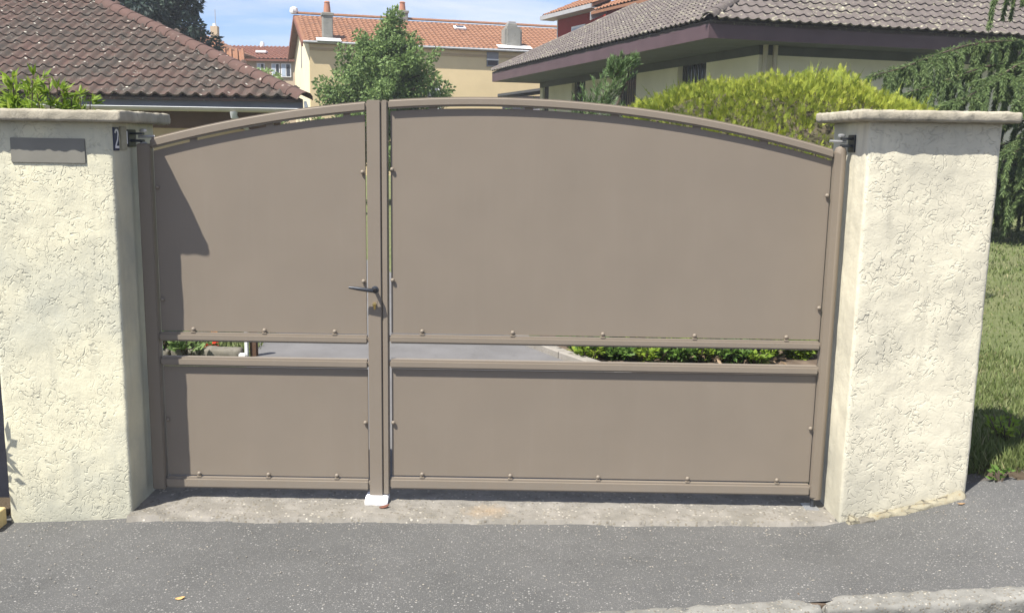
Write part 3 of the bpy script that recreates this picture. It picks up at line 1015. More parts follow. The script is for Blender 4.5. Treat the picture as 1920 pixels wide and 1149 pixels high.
def tile_plane(roof, O, e, s, w, l, rows, lo, hi, h, t, mat, single, jit=0.008, name='roof_tile'):
    """O a point on the eave; e along the eave, s up the slope; lo/hi(row distance) limits along e"""
    O, e, s = Vector(O), Vector(e).normalized(), Vector(s).normalized()
    n = e.cross(s).normalized()
    if n.z < 0:
        n = -n
    ez = n
    hand = 1 if e.cross(s).dot(n) > 0 else -1
    ex = e * hand
    proto = tile_mesh(name, w, l, h, t)
    proto.materials.append(M[mat])
    pv = np.array([v.co for v in proto.vertices])
    pf = np.array([p.vertices for p in proto.polygons])
    V, F, k, cnt = [], [], 0, 0
    for r in range(rows):
        d = r * l
        a0, a1 = lo(d), hi(d)
        i0, i1 = math.ceil(a0 / w), math.floor(a1 / w)
        for i in range(i0, i1 + 1):
            p = O + e * (i * w) + s * (d + random.uniform(-jit, jit)) + n * random.uniform(0, jit * 0.8)
            rot = Matrix.Rotation(random.gauss(0, 0.012), 4, 'Z')
            m4 = frame(p, ex, s, ez) @ rot
            if single and in_view(p) and cnt < 300:
                link_mesh(name, proto, None, roof, m4)
                cnt += 1
            else:
                mm = np.array(m4)
                V.append(pv @ mm[:3, :3].T + mm[:3, 3])
                F.append(pf + k)
                k += len(pv)
    if V:
        o = link_mesh(name, quick_mesh(name, np.concatenate(V), np.concatenate(F), None, False), mat, roof)
        o['kind'] = 'stuff'
    return cnt


def ridge_mesh(l, r, t=0.02):
    mb = MB()
    n = 7
    vs = []
    for (y, rr) in ((0.0, r * 1.08), (l * 1.1, r)):
        for k in range(n):
            q = math.pi * (k / (n - 1))
            vs.append((rr * math.cos(q), y, rr * 0.8 * math.sin(q)))
    for k in range(n):
        q = math.pi * (k / (n - 1))
        vs.append(((r * 1.08 - t) * math.cos(q), 0.0, (r * 1.08 - t) * 0.8 * math.sin(q)))
    fs = [(k, k + 1, n + k + 1, n + k) for k in range(n - 1)] + [(2 * n + k, 2 * n + k + 1, k + 1, k) for k in range(n - 1)]
    mb.add(vs, fs, True)
    return mb.mesh('ridge')


def ridge_line(roof, P, Q, l, r, mat, single=True, name='hip_tile', lift=0.0):
    P, Q = Vector(P), Vector(Q)
    d = (Q - P).normalized()
    side = d.cross(Vector((0, 0, 1))).normalized()
    up = side.cross(d).normalized()
    me = ridge_mesh(l, r)
    me.materials.append(M[mat])
    n = int((Q - P).length / l)
    mb = MB()
    for i in range(n + 1):
        p = P + d * (i * l) + up * (lift + random.uniform(0, 0.006))
        m4 = frame(p, side, d, up) @ Matrix.Rotation(random.uniform(-0.02, 0.02), 4, 'Z')
        if single:
            link_mesh(name, me, None, roof, m4)
        else:
            mb.add([m4 @ v.co for v in me.vertices], [tuple(q.vertices) for q in me.polygons], True)
    if not single:
        o = mb.build(name, mat, roof)
        o['kind'] = 'stuff'


def slab(name, pts, mat, parent, th=0.06):
    """roof deck below the tiles: polygon with thickness downwards"""
    return MB().prism(pts, (0, 0, -th)).build(name, mat, parent)


# ------------------------------------------------------------------ brown tiled house on the left
EY, EZ = 16.70, 2.50
TP, TH = 0.532, 0.408                       # rise per metre: main slope, hip end slope
HX = -4.55                                  # hip corner of the eave
RUN = 6.6
hl = thing('house', (-10.5, 20.5, 0), 'low house with a dark brown wavy tile roof behind the letter-plate pillar', 'house')
hipdx = RUN * TP / TH
top = (HX - hipdx, EY + RUN, EZ + RUN * TP)
yb = EY + 2 * RUN
BX = HX - 5.4                               # the end eave runs back and to the left
rf = slab('roof', [(-22, EY, EZ - 0.02), (HX, EY, EZ - 0.02), (top[0], top[1], top[2] - 0.02), (-22, top[1], top[2] - 0.02)], 'brown_tile', hl)
slab('roof', [(HX, EY, EZ - 0.02), (BX, yb, EZ - 0.02), (top[0], top[1], top[2] - 0.02)], 'brown_tile', hl)
slab('roof', [(BX, yb, EZ - 0.02), (-22, yb, EZ - 0.02), (-22, top[1], top[2] - 0.02), (top[0], top[1], top[2] - 0.02)], 'brown_tile', hl)
sl = Vector((0, 1, TP)).normalized()
SLEN = RUN * math.sqrt(1 + TP * TP)
ntile = tile_plane(rf, (HX, EY - 0.05, EZ + 0.0), (1, 0, 0), sl, 0.29, 0.44, int(SLEN / 0.44) + 1, lambda d: -17.3, lambda d: -0.16 - hipdx * d / SLEN, 0.070, 0.034, 'brown_tile', True)
ridge_line(rf, (HX + 0.06, EY - 0.06, EZ - 0.035), (top[0] + 0.02, top[1], top[2] - 0.02), 0.42, 0.20, 'brown_ridge')
ridge_line(rf, (top[0], top[1], top[2] + 0.05), (-22, top[1], top[2] + 0.05), 0.40, 0.17, 'brown_ridge', False, 'ridge_tile')
MB().box(-22, HX - 0.03, EY + 0.11, EY + 0.15, EZ - 0.29, EZ - 0.02).build('fascia', 'slate_fascia', hl)
MB().prism([(HX - 0.05, EY + 0.151, EZ - 0.29), (BX - 0.05, yb, EZ - 0.29), (BX - 0.05, yb, EZ - 0.02), (HX - 0.05, EY + 0.151, EZ - 0.02)], (-0.04, 0, 0)).build('fascia', 'slate_fascia', hl)
MB().box(-22, HX - 0.36, EY + 0.151, EY + 0.70, EZ - 0.285, EZ - 0.262).build('soffit', 'brown_wood', hl)
MB().prism([(-22, EY + 0.70, -0.1), (-5.2, EY + 0.70, -0.1), (BX - 0.4, yb - 0.6, -0.1), (-22, yb - 0.6, -0.1)], (0, 0, EZ - 0.18)).build('wall', 'tan_wall', hl)
MB().box(-9.5, -5.22, EY + 0.66, EY + 0.697, 1.84, EZ - 0.287).build('lintel_board', 'brown_wood', hl)
# half-round gutter with a bright bead, brackets and a downpipe
gv, gf = [], []
gxs = [-22, -4.50]
for x in gxs:
    for k in range(9):
        q = R(180 + 180 * k / 8)
        gv.append((x, EY - 0.075 + 0.075 * math.cos(q), 2.275 + 0.085 * math.sin(q)))
gf = [(k, k + 1, 9 + k + 1, 9 + k) for k in range(8)]
mb = MB().add(gv, gf, True)
gut = mb.build('gutter', 'dull_gutter', hl)
MB().tube([(-22, EY - 0.150, 2.278), (-4.50, EY - 0.150, 2.278)], 0.010, 8).build('gutter_bead', 'zinc', gut)
mb = MB()
for k in range(18):
    x = -5.1 - k * 0.95
    mb.add([(x + dx, EY - 0.075 + 0.079 * math.cos(R(180 + 180 * j / 8)), 2.275 + 0.089 * math.sin(R(180 + 180 * j / 8))) for dx in (-0.012, 0.012) for j in range(9)], [(j, j + 1, 10 + j, 9 + j) for j in range(8)], True)
mb.build('gutter_bracket', 'dull_gutter', gut)
MB().tube([(-6.02, EY - 0.075, 2.20), (-6.02, EY - 0.075, 2.10), (-5.96, EY + 0.05, 1.98), (-5.90, EY + 0.45, 1.86), (-5.88, EY + 0.60, 1.70), (-5.88, EY + 0.60, 0.0)], [0.085, 0.075, 0.055, 0.05, 0.05, 0.05], 12).build('downpipe', 'zinc', hl)
MB().tube([(-4.50, EY - 0.02, 2.44), (-4.47, EY - 0.03, 2.30), (-4.50, EY - 0.04, 2.18)], [0.03, 0.045, 0.03], 8).build('gutter_end', 'white_paint', gut)

# ------------------------------------------------------------------ low grey tiled house on the right
A = Vector((3.87, 15.70, 4.15))
U = Vector((-0.285, 0.9585, 0)).normalized()
V = Vector((U.y, -U.x, 0))
LU, LV = 16.6, 17.0
T1, T2 = 0.49, 0.66                         # rise per metre: side slope (up along V), front slope (up along U)
hr = thing('house', tuple(A + U * 8 + V * 8 - Vector((0, 0, A.z))), 'low bungalow with a grey wavy tile roof and deep purple brown eaves', 'house')
pk = 3.6                                    # height of the flat ridge above the eave
a1, b1 = pk / T1, pk / T2
Bc = A + U * LU
Cc = A + V * LV
Dc = A + U * LU + V * LV
dn = Vector((0, 0, -0.02))
P1 = A + V * a1 + U * b1 + Vector((0, 0, pk))
b2 = pk / 0.9
P2 = Bc + V * a1 - U * b2 + Vector((0, 0, pk))
P3 = Cc - V * a1 + U * b1 + Vector((0, 0, pk))
P4 = Dc - V * a1 - U * b2 + Vector((0, 0, pk))
rr = slab('roof', [A + dn, Cc + dn, P3 + dn, P1 + dn], 'grey_tile', hr)
slab('roof', [A + dn, P1 + dn, P2 + dn, Bc + dn], 'grey_tile', hr)
slab('roof', [Bc + dn, P2 + dn, P4 + dn, Dc + dn], 'grey_tile', hr)
slab('roof', [P1 + dn, P3 + dn, P4 + dn, P2 + dn], 'grey_tile', hr)
slab('roof', [Cc + dn, Dc + dn, P4 + dn, P3 + dn], 'grey_tile', hr)
sF = (U + Vector((0, 0, T2))).normalized()
LF = b1 * math.sqrt(1 + T2 * T2)
tile_plane(rr, A - U * 0.14, V, sF, 0.24, 0.31, int(LF / 0.31), lambda d: 0.08 + a1 * d / LF, lambda d: LV - 0.08 - a1 * d / LF, 0.042, 0.026, 'grey_tile', True)
sS = (V + Vector((0, 0, T1))).normalized()
LS = a1 * math.sqrt(1 + T1 * T1)
tile_plane(rr, A - V * 0.05, U, sS, 0.24, 0.31, int(LS / 0.31), lambda d: 0.08 + b1 * d / LS, lambda d: LU - 0.08 - b2 * d / LS, 0.042, 0.026, 'grey_tile', False)
ridge_line(rr, A + Vector((0, 0, 0.03)) - U * 0.06 - V * 0.06, P1 + Vector((0, 0, 0.05)), 0.34, 0.13, 'grey_tile')
ridge_line(rr, Bc + Vector((0, 0, 0.03)), P2 + Vector((0, 0, 0.05)), 0.34, 0.13, 'grey_tile')
up = Vector((0, 0, 1))
MB().obox(A, V, U, up, -0.0, LV, 0.0, 0.05, -0.36, -0.03).build('fascia', 'purple_fascia', hr)
MB().obox(A, U, V, up, 0.0505, LU, 0.0, 0.05, -0.36, -0.03).build('fascia', 'purple_fascia', hr)
MB().obox(Bc, V, U, up, 0.0505, LV, -0.05, 0.0, -0.36, -0.03).build('fascia', 'purple_fascia', hr)
MB().obox(A, U, V, up, 0.051, LU - 0.051, 0.051, LV, -0.34, -0.315).build('soffit', 'soffit', hr)
W0 = A + U * 1.0 + V * 1.75
W0.z = 0
# side wall with four dark windows between wall pieces, front wall
WT = A.z - 0.342
wins = [(2.40, 3.95), (6.55, 7.90), (10.60, 11.90), (14.3, 15.0)]
cuts = [0.0] + [q for w in wins for q in w] + [15.3]
mb = MB()
for i in range(0, len(cuts), 2):
    mb.obox(W0, U, V, up, cuts[i], cuts[i + 1], 0.0, 0.30, -0.1, WT)
for a, b in wins:
    mb.obox(W0, U, V, up, a, b, 0.002, 0.30, WT - 0.12, WT)
    mb.obox(W0, U, V, up, a, b, 0.002, 0.30, -0.1, 2.15)
mb.build('wall', 'cream_wall', hr)
MB().obox(W0, V, U, up, 0.301, 14.0, 0.0, 0.30, -0.1, WT).build('wall', 'cream_wall', hr)
MB().obox(W0, U, V, up, -0.012, 15.3, -0.014, -0.002, WT - 0.20, WT).build('soffit_shade_strip', 'soffit', hr)  # dark strip added on the wall top to deepen the shaded soffit band
MB().obox(W0, V, U, up, -0.013, 14.0, -0.013, -0.002, WT - 0.20, WT - 0.001).build('soffit_shade_strip', 'soffit', hr)
for a, b in wins:
    wd_ = MB().obox(W0, U, V, up, a + 0.02, b - 0.02, 0.16, 0.19, 2.16, WT - 0.125).build('window', 'dark_shutter', hr)
    MB().obox(W0, U, V, up, a + 0.10, b - 0.10, 0.150, 0.157, 2.24, WT - 0.20).build('pane', 'glass', wd_)
    mb = MB()
    for k in range(1, 8):
        s0 = a + (b - a) * k / 8
        mb.obox(W0, U, V, up, s0 - 0.012, s0 + 0.012, 0.06, 0.084, 2.2, WT - 0.13)
    mb.build('bars', 'dark_shutter', wd_)
for k in (0.10, 0.34):
    P = W0 + V * (0.0 + k) - U * 0.10
    MB().tube([(P.x, P.y, WT + 0.02), (P.x, P.y, 0.0)], 0.055, 10).build('downpipe', 'dull_gutter', hr)

# ------------------------------------------------------------------ long beige house in the middle
BP = Vector((-9.40, 40.70, 0))
yaw = R(17.0)
bu, bv = Vector((math.cos(yaw), math.sin(yaw), 0)), Vector((-math.sin(yaw), math.cos(yaw), 0))
hb = thing('house', tuple(BP + bu * 7 + bv * 4.5), 'long two storey beige house with an orange tile roof and three chimneys', 'house')
BL, BD, BE = 15.5, 9.0, 6.02
RZ = BE + 1.62
mb = MB()
mb.obox(BP, bu, bv, up, 0.0, BL, 0.0, 0.25, -0.1, BE)
mb.obox(BP, bu, bv, up, 0.0, BL, BD - 0.25, BD, -0.1, BE)
mb.build('wall', 'beige_wall', hb)
gw = MB()
gp = [BP + bv * 0.2505 - bu * 0.0, BP + bv * (BD - 0.2505), BP + bv * (BD - 0.2505) + up * BE, BP + bv * (BD / 2) + up * (RZ - 0.05), BP + bv * 0.2505 + up * BE]
gw.prism(gp, bu * 0.25)
gable = gw.build('gable_wall', 'beige_wall_sunlit', hb)
tag(gable, 'gable end with sunlight painted into its pale colour')
MB().obox(BP, bu, bv, up, -0.02, 0.03, 4.2, 4.55, 5.1, 6.3).build('slit_window', 'shutter_grey', gable)
ov = 0.16
E0 = BP - bu * 0.3 - bv * ov + up * (BE - 0.05)
ridge0 = BP - bu * 0.3 + bv * (BD / 2) + up * RZ
sb = (ridge0 - E0).normalized()
ros = slab('roof', [E0, E0 + bu * (BL + 0.6), ridge0 + bu * (BL + 0.6), ridge0], 'orange_tile', hb, 0.10)
E1 = BP - bu * 0.3 + bv * (BD + ov) + up * (BE - 0.05)
slab('roof', [E1 + bu * (BL + 0.6), E1, ridge0, ridge0 + bu * (BL + 0.6)], 'orange_tile', hb, 0.10)
LB = (ridge0 - E0).length
tile_plane(ros, E0 + up * 0.02, bu, sb, 0.24, 0.36, int(LB / 0.36), lambda d: 0.15, lambda d: BL + 0.5, 0.036, 0.020, 'orange_tile', False)
ridge_line(ros, ridge0 + up * 0.06, ridge0 + bu * (BL + 0.6) + up * 0.06, 0.42, 0.13, 'orange_tile', False, 'ridge_tile')
MB().tube([E0 - bv * 0.06 + up * -0.02, E0 - bv * 0.06 + bu * (BL + 0.6) + up * -0.02], 0.055, 8).build('gutter', 'zinc', hb)
MB().obox(BP, bu, bv, up, 0.0, BL, -0.03, -0.001, BE - 0.42, BE - 0.30).build('cornice_band', 'tan_wall', hb)
MB().obox(BP, bu, bv, up, -0.33, -0.29, -ov, BD / 2, 0, 0).build('verge_board', 'brown_wood', hb) if False else None
for y0, y1 in ((E0, ridge0), (E1, ridge0)):
    mb = MB()
    mb.prism([y0 - up * 0.02, y1 - up * 0.02, y1 - up * 0.24, y0 - up * 0.24], bu * -0.06)
    mb.build('verge_board', 'red_tile', hb)
MB().lathe(tuple(ridge0 + up * 0.05 - bu * 0.02), ((0.16, 0), (0.22, 0.12), (0.18, 0.28), (0.05, 0.34)), 8).build('ridge_end', 'white_paint', hb)


def chimney(p, wx, wy, z0, z1, ov_=0.06, pot=None, flash=True, slender=False):
    p = Vector(p)
    o = MB().obox(p, bu, bv, up, -wx / 2, wx / 2, -wy / 2, wy / 2, z0, z1).build('chimney', 'chimney_concrete', ros, 0.03, 1)
    MB().obox(p, bu, bv, up, -wx / 2 - ov_, wx / 2 + ov_, -wy / 2 - ov_, wy / 2 + ov_, z1 - 0.08, z1 + 0.06).build('chimney_cap', 'chimney_concrete', o, 0.02, 1)
    if pot:
        MB().lathe((p.x, p.y, z1 + 0.06), pot, 10).build('chimney_pot', 'terracotta', o)
    return o


c1 = BP + bu * 0.85 + bv * 0.35
chimney(c1, 0.46, 0.5, 5.9, 7.25, 0.04, ((0.17, 0), (0.15, 0.25), (0.12, 0.45), (0.14, 0.46), (0.10, 0.52)))
c3 = BP + bu * 9.75 + bv * 0.55
ch3 = MB().obox(c3, bu, bv, up, -0.43, 0.43, -0.4, 0.4, 5.95, 7.12).build('chimney', 'chimney_concrete', ros, 0.10, 2)
MB().obox(c3, bu, bv, up, -0.28, 0.22, -0.2, 0.2, 7.12, 7.28).build('chimney_cap', 'chimney_concrete', ch3, 0.02, 1)
MB().obox(c3, bu, bv, up, -0.22, 0.16, -0.16, 0.16, 7.28, 7.40).build('chimney_cowl', 'grey_frame', ch3, 0.02, 1)
c2 = ridge0 + bu * 5.4
chimney((c2.x, c2.y, 0), 0.5, 0.5, RZ - 0.3, RZ + 0.42, 0.04, ((0.17, 0), (0.15, 0.2), (0.13, 0.38), (0.16, 0.40), (0.1, 0.45)))
for cc, ww in ((c1, 0.55), (c3, 0.85)):
    q = (cc - BP).dot(bv)
    zz = E0.z + (q + ov) * (sb.z / sb.dot(bv)) + 0.10
    Pf = Vector((cc.x, cc.y, zz)) - sb * 0.62
    MB().obox(Pf, bu, sb, bu.cross(sb), -ww, ww, -0.18, 0.32, 0.0, 0.03).build('flashing', 'white_paint', ros)
vent = ridge0 + bu * 8.1 - sb * 1.35
MB().obox(vent, bu, sb, bu.cross(sb), -0.3, 0.3, -0.22, 0.22, 0.05, 0.16).build('skylight', 'white_paint', ros, 0.02, 1)
MB().obox(vent, bu, sb, bu.cross(sb), -0.2, 0.2, -0.14, 0.14, 0.161, 0.17).build('skylight_pane', 'glass', ros)


def bwin(a, z0, z1, w, shutter):
    f = MB().obox(BP, bu, bv, up, a, a + w, -0.05, -0.002, z0, z1).build('window', 'shutter_grey', hb)
    if shutter:
        MB().obox(BP, bu, bv, up, a - 0.06, a + w + 0.06, -0.09, -0.051, z0 - 0.06, z0).build('window_sill', 'white_paint', f)
        MB().obox(BP, bu, bv, up, a + w + 0.01, a + w + 0.14, -0.07, -0.02, z0, z1).build('window_reveal', 'white_paint', f)
    else:
        MB().obox(BP, bu, bv, up, a + 0.05, a + w - 0.05, -0.06, -0.051, z0 + 0.06, (z0 + z1) / 2 - 0.06).build('pane', 'glass', f)
        MB().obox(BP, bu, bv, up, a - 0.02, a + w + 0.02, -0.075, -0.052, (z0 + z1) / 2 - 0.04, (z0 + z1) / 2 + 0.02).build('window_bar', 'white_paint', f)


bwin(8.35, 5.18, 5.86, 0.58, False)
bwin(5.45, 3.0, 4.22, 0.50, True)

# ------------------------------------------------------------------ red house on the right of it
RP = Vector((1.75, 37.7, 0))
ru = Vector((0.40, -0.917, 0)).normalized()
rv = Vector((-ru.y, ru.x, 0))
hd2 = thing('house', tuple(RP + ru * 3 + rv * 3), 'tall red rendered house with a projecting orange tiled eave', 'house')
MB().obox(RP, ru, rv, up, 0.0, 9.0, 0.0, 7.0, -0.1, 6.88).build('wall', 'red_wall', hd2)
MB().obox(RP, ru, rv, up, -0.06, -0.002, -0.02, 0.10, 0.0, 6.80).build('corner_pipe', 'white_paint', hd2)
re0 = RP - ru * 0.55 - rv * 0.55 + up * 6.88
rs = (rv + up * 0.42).normalized()
rof = slab('roof', [re0, re0 + ru * 4.6, re0 + ru * 4.6 + rs * 4.4, re0 + rs * 4.4], 'orange_tile', hd2, 0.10)
tile_plane(rof, re0 + up * 0.02, ru, rs, 0.25, 0.36, 12, lambda d: 0.12, lambda d: 4.5, 0.05, 0.025, 'orange_tile', False)
MB().obox(re0, ru, rv, up, 0.0, 4.6, -0.05, 0.0, -0.14, 0.02).build('fascia', 'grey_frame', hd2)
MB().obox(re0, ru, rv, up, 0.0, 4.6, 0.001, 0.6, -0.14, -0.11).build('soffit', 'grey_frame', hd2)
re1 = RP + ru * 4.25 - rv * 0.7 + up * 6.55
rof2 = slab('roof', [re1, re1 + ru * 5.5, re1 + ru * 5.5 + rs * 4.4, re1 + rs * 4.4], 'orange_tile', hd2, 0.10)
tag(rof2, 'lower orange tile roof slope')
tile_plane(rof2, re1 + up * 0.02, ru, rs, 0.25, 0.36, 12, lambda d: 0.12, lambda d: 5.4, 0.05, 0.025, 'orange_tile', False)
mb = MB()
mb.prism([re1 - ru * 0.05, re1 - ru * 0.05 + rs * 4.4, re1 - ru * 0.05 + rs * 4.4 - up * 0.3, re1 - ru * 0.05 - up * 0.3], ru * 0.04)
mb.build('verge_board', 'zinc', hd2)
wi = MB().obox(RP, ru, rv, up, 1.35, 2.55, -0.05, -0.002, 5.42, 6.32).build('window', 'white_paint', hd2)
MB().obox(RP, ru, rv, up, 1.43, 2.47, -0.06, -0.051, 5.48, 5.78).build('pane', 'glass', wi)
MB().obox(RP, ru, rv, up, 1.43, 2.47, -0.065, -0.052, 5.80, 6.24).build('blind', 'blind', wi)
chp = re0 + ru * 1.9 + rs * 2.0
MB().obox((chp.x, chp.y, 0), ru, rv, up, -0.3, 0.3, -0.3, 0.3, 6.8, 8.6).build('chimney', 'red_tile', hd2)
MB().obox(chp, ru, rs, ru.cross(rs), -0.42, 0.42, -0.75, -0.30, 0.06, 0.10).build('flashing', 'white_paint', hd2)

# ------------------------------------------------------------------ houses far behind on the left
FY = 60.0
hf = thing('house', (-18, 63, 0), 'distant house with a long red tile roof and white framed windows', 'house')
MB().box(-23, -11, FY + 0.3, FY + 6, -0.1, 6.72).build('wall', 'far_wall', hf)
fr = slab('roof', [(-23.2, FY, 6.66), (-10.8, FY, 6.66), (-10.8, FY + 3.2, 7.72), (-23.2, FY + 3.2, 7.72)], 'red_tile', hf, 0.12)
tile_plane(fr, (-23.2, FY, 6.68), (1, 0, 0), Vector((0, 3.2, 1.06)).normalized(), 0.28, 0.42, 8, lambda d: 0.2, lambda d: 12.2, 0.06, 0.03, 'red_tile', False)
slab('roof', [(-10.8, FY + 6.4, 6.66), (-23.2, FY + 6.4, 6.66), (-23.2, FY + 3.2, 7.72), (-10.8, FY + 3.2, 7.72)], 'red_tile', hf, 0.12)
MB().box(-17.25, -16.55, FY + 1.1, FY + 1.6, 7.15, 7.30).build('skylight', 'white_paint', fr, 0.02, 1)
MB().lathe((-17.3, FY + 3.1, 7.7), ((0.14, 0), (0.16, 0.2), (0.10, 0.34)), 8).build('roof_vent', 'white_paint', fr)
for x0, x1 in ((-16.95, -16.45), (-16.0, -15.45), (-15.38, -14.72)):
    w = MB().box(x0, x1, FY + 0.20, FY + 0.298, 5.55, 6.42).build('window', 'white_paint', hf)
    MB().box(x0 + 0.06, (x0 + x1) / 2 - 0.03, FY + 0.185, FY + 0.199, 5.62, 6.36).build('pane', 'blind', w)
    MB().box((x0 + x1) / 2 + 0.03, x1 - 0.06, FY + 0.185, FY + 0.199, 5.62, 6.36).build('pane', 'glass', w)
hg = thing('house', (-20, 53, 0), 'distant orange roof with a slim pale chimney behind the dark conifer', 'house')
MB().box(-24, -17.6, 52.3, 57, -0.1, 6.6).build('wall', 'far_wall', hg)
g1 = [(-25, 52, 6.62), (-16.4, 52, 6.62), (-19.6, 55, 8.05), (-25, 55, 8.05)]
gr = slab('roof', g1, 'orange_tile', hg, 0.1)
slab('roof', [(-16.4, 52, 6.62), (-16.4, 58, 6.62), (-19.6, 55, 8.05)], 'orange_tile', hg, 0.1)
slab('roof', [(-16.4, 58, 6.62), (-25, 58, 6.62), (-25, 55, 8.05), (-19.6, 55, 8.05)], 'orange_tile', hg, 0.1)
tile_plane(gr, (-16.4, 52, 6.64), (1, 0, 0), Vector((0, 3.0, 1.43)).normalized(), 0.28, 0.42, 7, lambda d: -8.4, lambda d: -0.1 - 3.2 * d / 3.32, 0.06, 0.03, 'orange_tile', False)
c = MB().box(-17.75, -17.35, 53.2, 53.6, 6.6, 7.95).build('chimney', 'far_wall', gr)
MB().tube([(-17.5, 53.4, 7.95), (-17.5, 53.4, 8.9)], 0.02, 6).build('antenna', 'grey_frame', c)
MB().lathe((-17.55, 53.4, 7.95), ((0.12, 0), (0.10, 0.16)), 8).build('chimney_pot', 'white_paint', c)
hs = thing('house', (-13.5, 45.5, 0), 'small outbuilding with a steep ribbed orange roof beyond the brown tiles', 'outbuilding')
MB().box(-16.8, -13.5, 44.4, 48, -0.1, 4.95).build('wall', 'far_wall', hs)
sr = slab('roof', [(-17.0, 44, 4.9), (-13.2, 44, 4.9), (-13.95, 46.4, 6.0), (-17.0, 46.4, 6.0)], 'orange_tile', hs, 0.10)
mb = MB()
for k in range(12):
    x = -13.32 - k * 0.31
    mb.tube([(x, 43.98, 4.96), (x - 0.72, 46.4, 6.06)], 0.085, 6)
o = mb.build('barrel_tile_row', 'orange_tile', sr)
o['kind'] = 'stuff'
sd = thing('shed', (-0.2, 38, 0), 'low grey shed with a sloping roof behind the purple eave', 'shed')
MB().box(-0.55, 2.6, 37.0, 40, -0.1, 3.55).build('wall', 'shutter_grey', sd)
slab('roof', [(-0.75, 36.7, 3.60), (2.9, 36.7, 4.15), (2.9, 40.2, 4.15), (-0.75, 40.2, 3.60)], 'soffit', sd, 0.10)


# ------------------------------------------------------------------ vegetation
def put_leaves(name, v, f, t, mat, parent, stuff=True):
    o = link_mesh(name, quick_mesh(name, v, f, t), mat, parent)
    if stuff:
        o['kind'] = 'stuff'
    return o


def branchy(name, base, tips, r0, parent, mat='bark'):
    """trunk or limb set: each tip is a list of points from the base"""
    mb = MB()
    for path in tips:
        n = len(path)
        mb.tube(path, [r0 * (1 - 0.8 * i / (n - 1)) for i in range(n)], 7)
    return mb.build(name, mat, parent)


def clump_tree(th, clumps, leaves, L, W, mat, droop=0.15, shell=0.75):
    """foliage of many leaves spread through overlapping clumps (centre, radius vector)"""
    vol = np.array([r[0] * r[1] * r[2] for _, r in clumps]) ** 0.67
    cnt = (leaves * vol / vol.sum()).astype(int) + 1
    parts = []
    for (c, r), n in zip(clumps, cnt):
        d = rand_dir(n)
        rad = shell + (1.08 - shell) * rng.random((n, 1)) ** 0.6
        rad = np.where(rng.random((n, 1)) < 0.25, rng.random((n, 1)) ** 0.5, rad)
        p = np.array(c) + d * rad * np.array(r)
        out = unit(d + rng.normal(size=(n, 3)) * 0.55 + np.array([0, 0, -droop]))
        nn = unit(d + rng.normal(size=(n, 3)) * 0.6 + np.array([0, 0, 0.5]))
        sz = rng.uniform(0.7, 1.25, n)
        tint = np.clip(rng.normal(0.48, 0.22, n) + 0.0, 0, 1)
        parts.append(leaf_quads(p, out, nn, L * sz, W * sz, tint, 0.12))
    return merge(parts)


# leafy tree in front of the beige house
tr = thing('deciduous_tree', (-3.62, 21.3, 0), 'dark green leafy tree with a narrow top in front of the beige house', 'tree')
cl = []
prof = [(0.9, 1.60), (1.6, 1.72), (2.4, 1.66), (3.0, 1.36), (3.5, 1.00), (4.0, 0.52), (4.4, 0.26)]
limbs = []
for k in range(74):
    z0 = 0.9 + 3.3 * (k / 74) ** 0.9
    q = k * 2.39996 + rng.normal() * 0.25
    rad = float(np.interp(z0, *zip(*prof))) * rng.uniform(0.78, 1.12)
    x0 = -3.62 + 0.16 * max(0, z0 - 2.4)
    rise = rng.uniform(0.25, 0.60) * (0.4 + rad * 0.55)
    tip = (x0 + rad * math.cos(q) * (1.12 if math.cos(q) > 0 else 0.92), 21.3 + rad * math.sin(q), z0 + rise)
    limbs.append([(x0, 21.3, z0), ((x0 + tip[0]) / 2, (21.3 + tip[1]) / 2, z0 + rise * 0.35), tip])
    thin = tip[0] > -2.75 and tip[2] < 2.95
    for u_ in (0.35, 0.55, 0.75, 0.95):
        if u_ * rad < 0.25 or (thin and rng.random() < 0.62):
            continue
        c = [x0 + (tip[0] - x0) * u_ + rng.normal() * 0.08, 21.3 + (tip[1] - 21.3) * u_ + rng.normal() * 0.08, z0 + rise * u_ ** 1.5 + rng.normal() * 0.05]
        w = rng.uniform(0.20, 0.32) * (0.6 + 0.3 * rad) * (1.15 - 0.4 * u_)
        cl.append((tuple(c), (w, w, w * 0.85)))
for zz, w, dx in ((3.9, 0.30, 0.0), (4.2, 0.30, 0.02), (4.45, 0.28, -0.06), (4.55, 0.24, 0.12), (4.72, 0.21, 0.02), (4.80, 0.19, 0.13), (3.5, 0.4, -0.1), (3.1, 0.5, 0), (2.7, 0.6, 0)):
    cl.append(((-3.24 + dx if zz > 3.6 else -3.45, 21.25, zz), (w, w, w * 1.05)))
cl += [((-2.12, 21.0, 3.78), (0.13, 0.13, 0.12)), ((-2.02, 21.0, 3.90), (0.09, 0.09, 0.10)), ((-1.90, 21.0, 2.88), (0.2, 0.2, 0.10))]
v, f, t = clump_tree(tr, cl, 46000, 0.095, 0.058, 'pear_leaf', 0.1, 0.55)
put_leaves('crown', v, f, t, 'pear_leaf', tr)
paths = [[(-3.62, 21.3, -0.1), (-3.6, 21.3, 1.2), (-3.5, 21.28, 2.6), (-3.3, 21.25, 3.8), (-3.14, 21.2, 4.6)]]
paths += limbs
branchy('trunk', None, paths[:1], 0.13, tr)
branchy('limb', None, paths[1:], 0.028, tr)

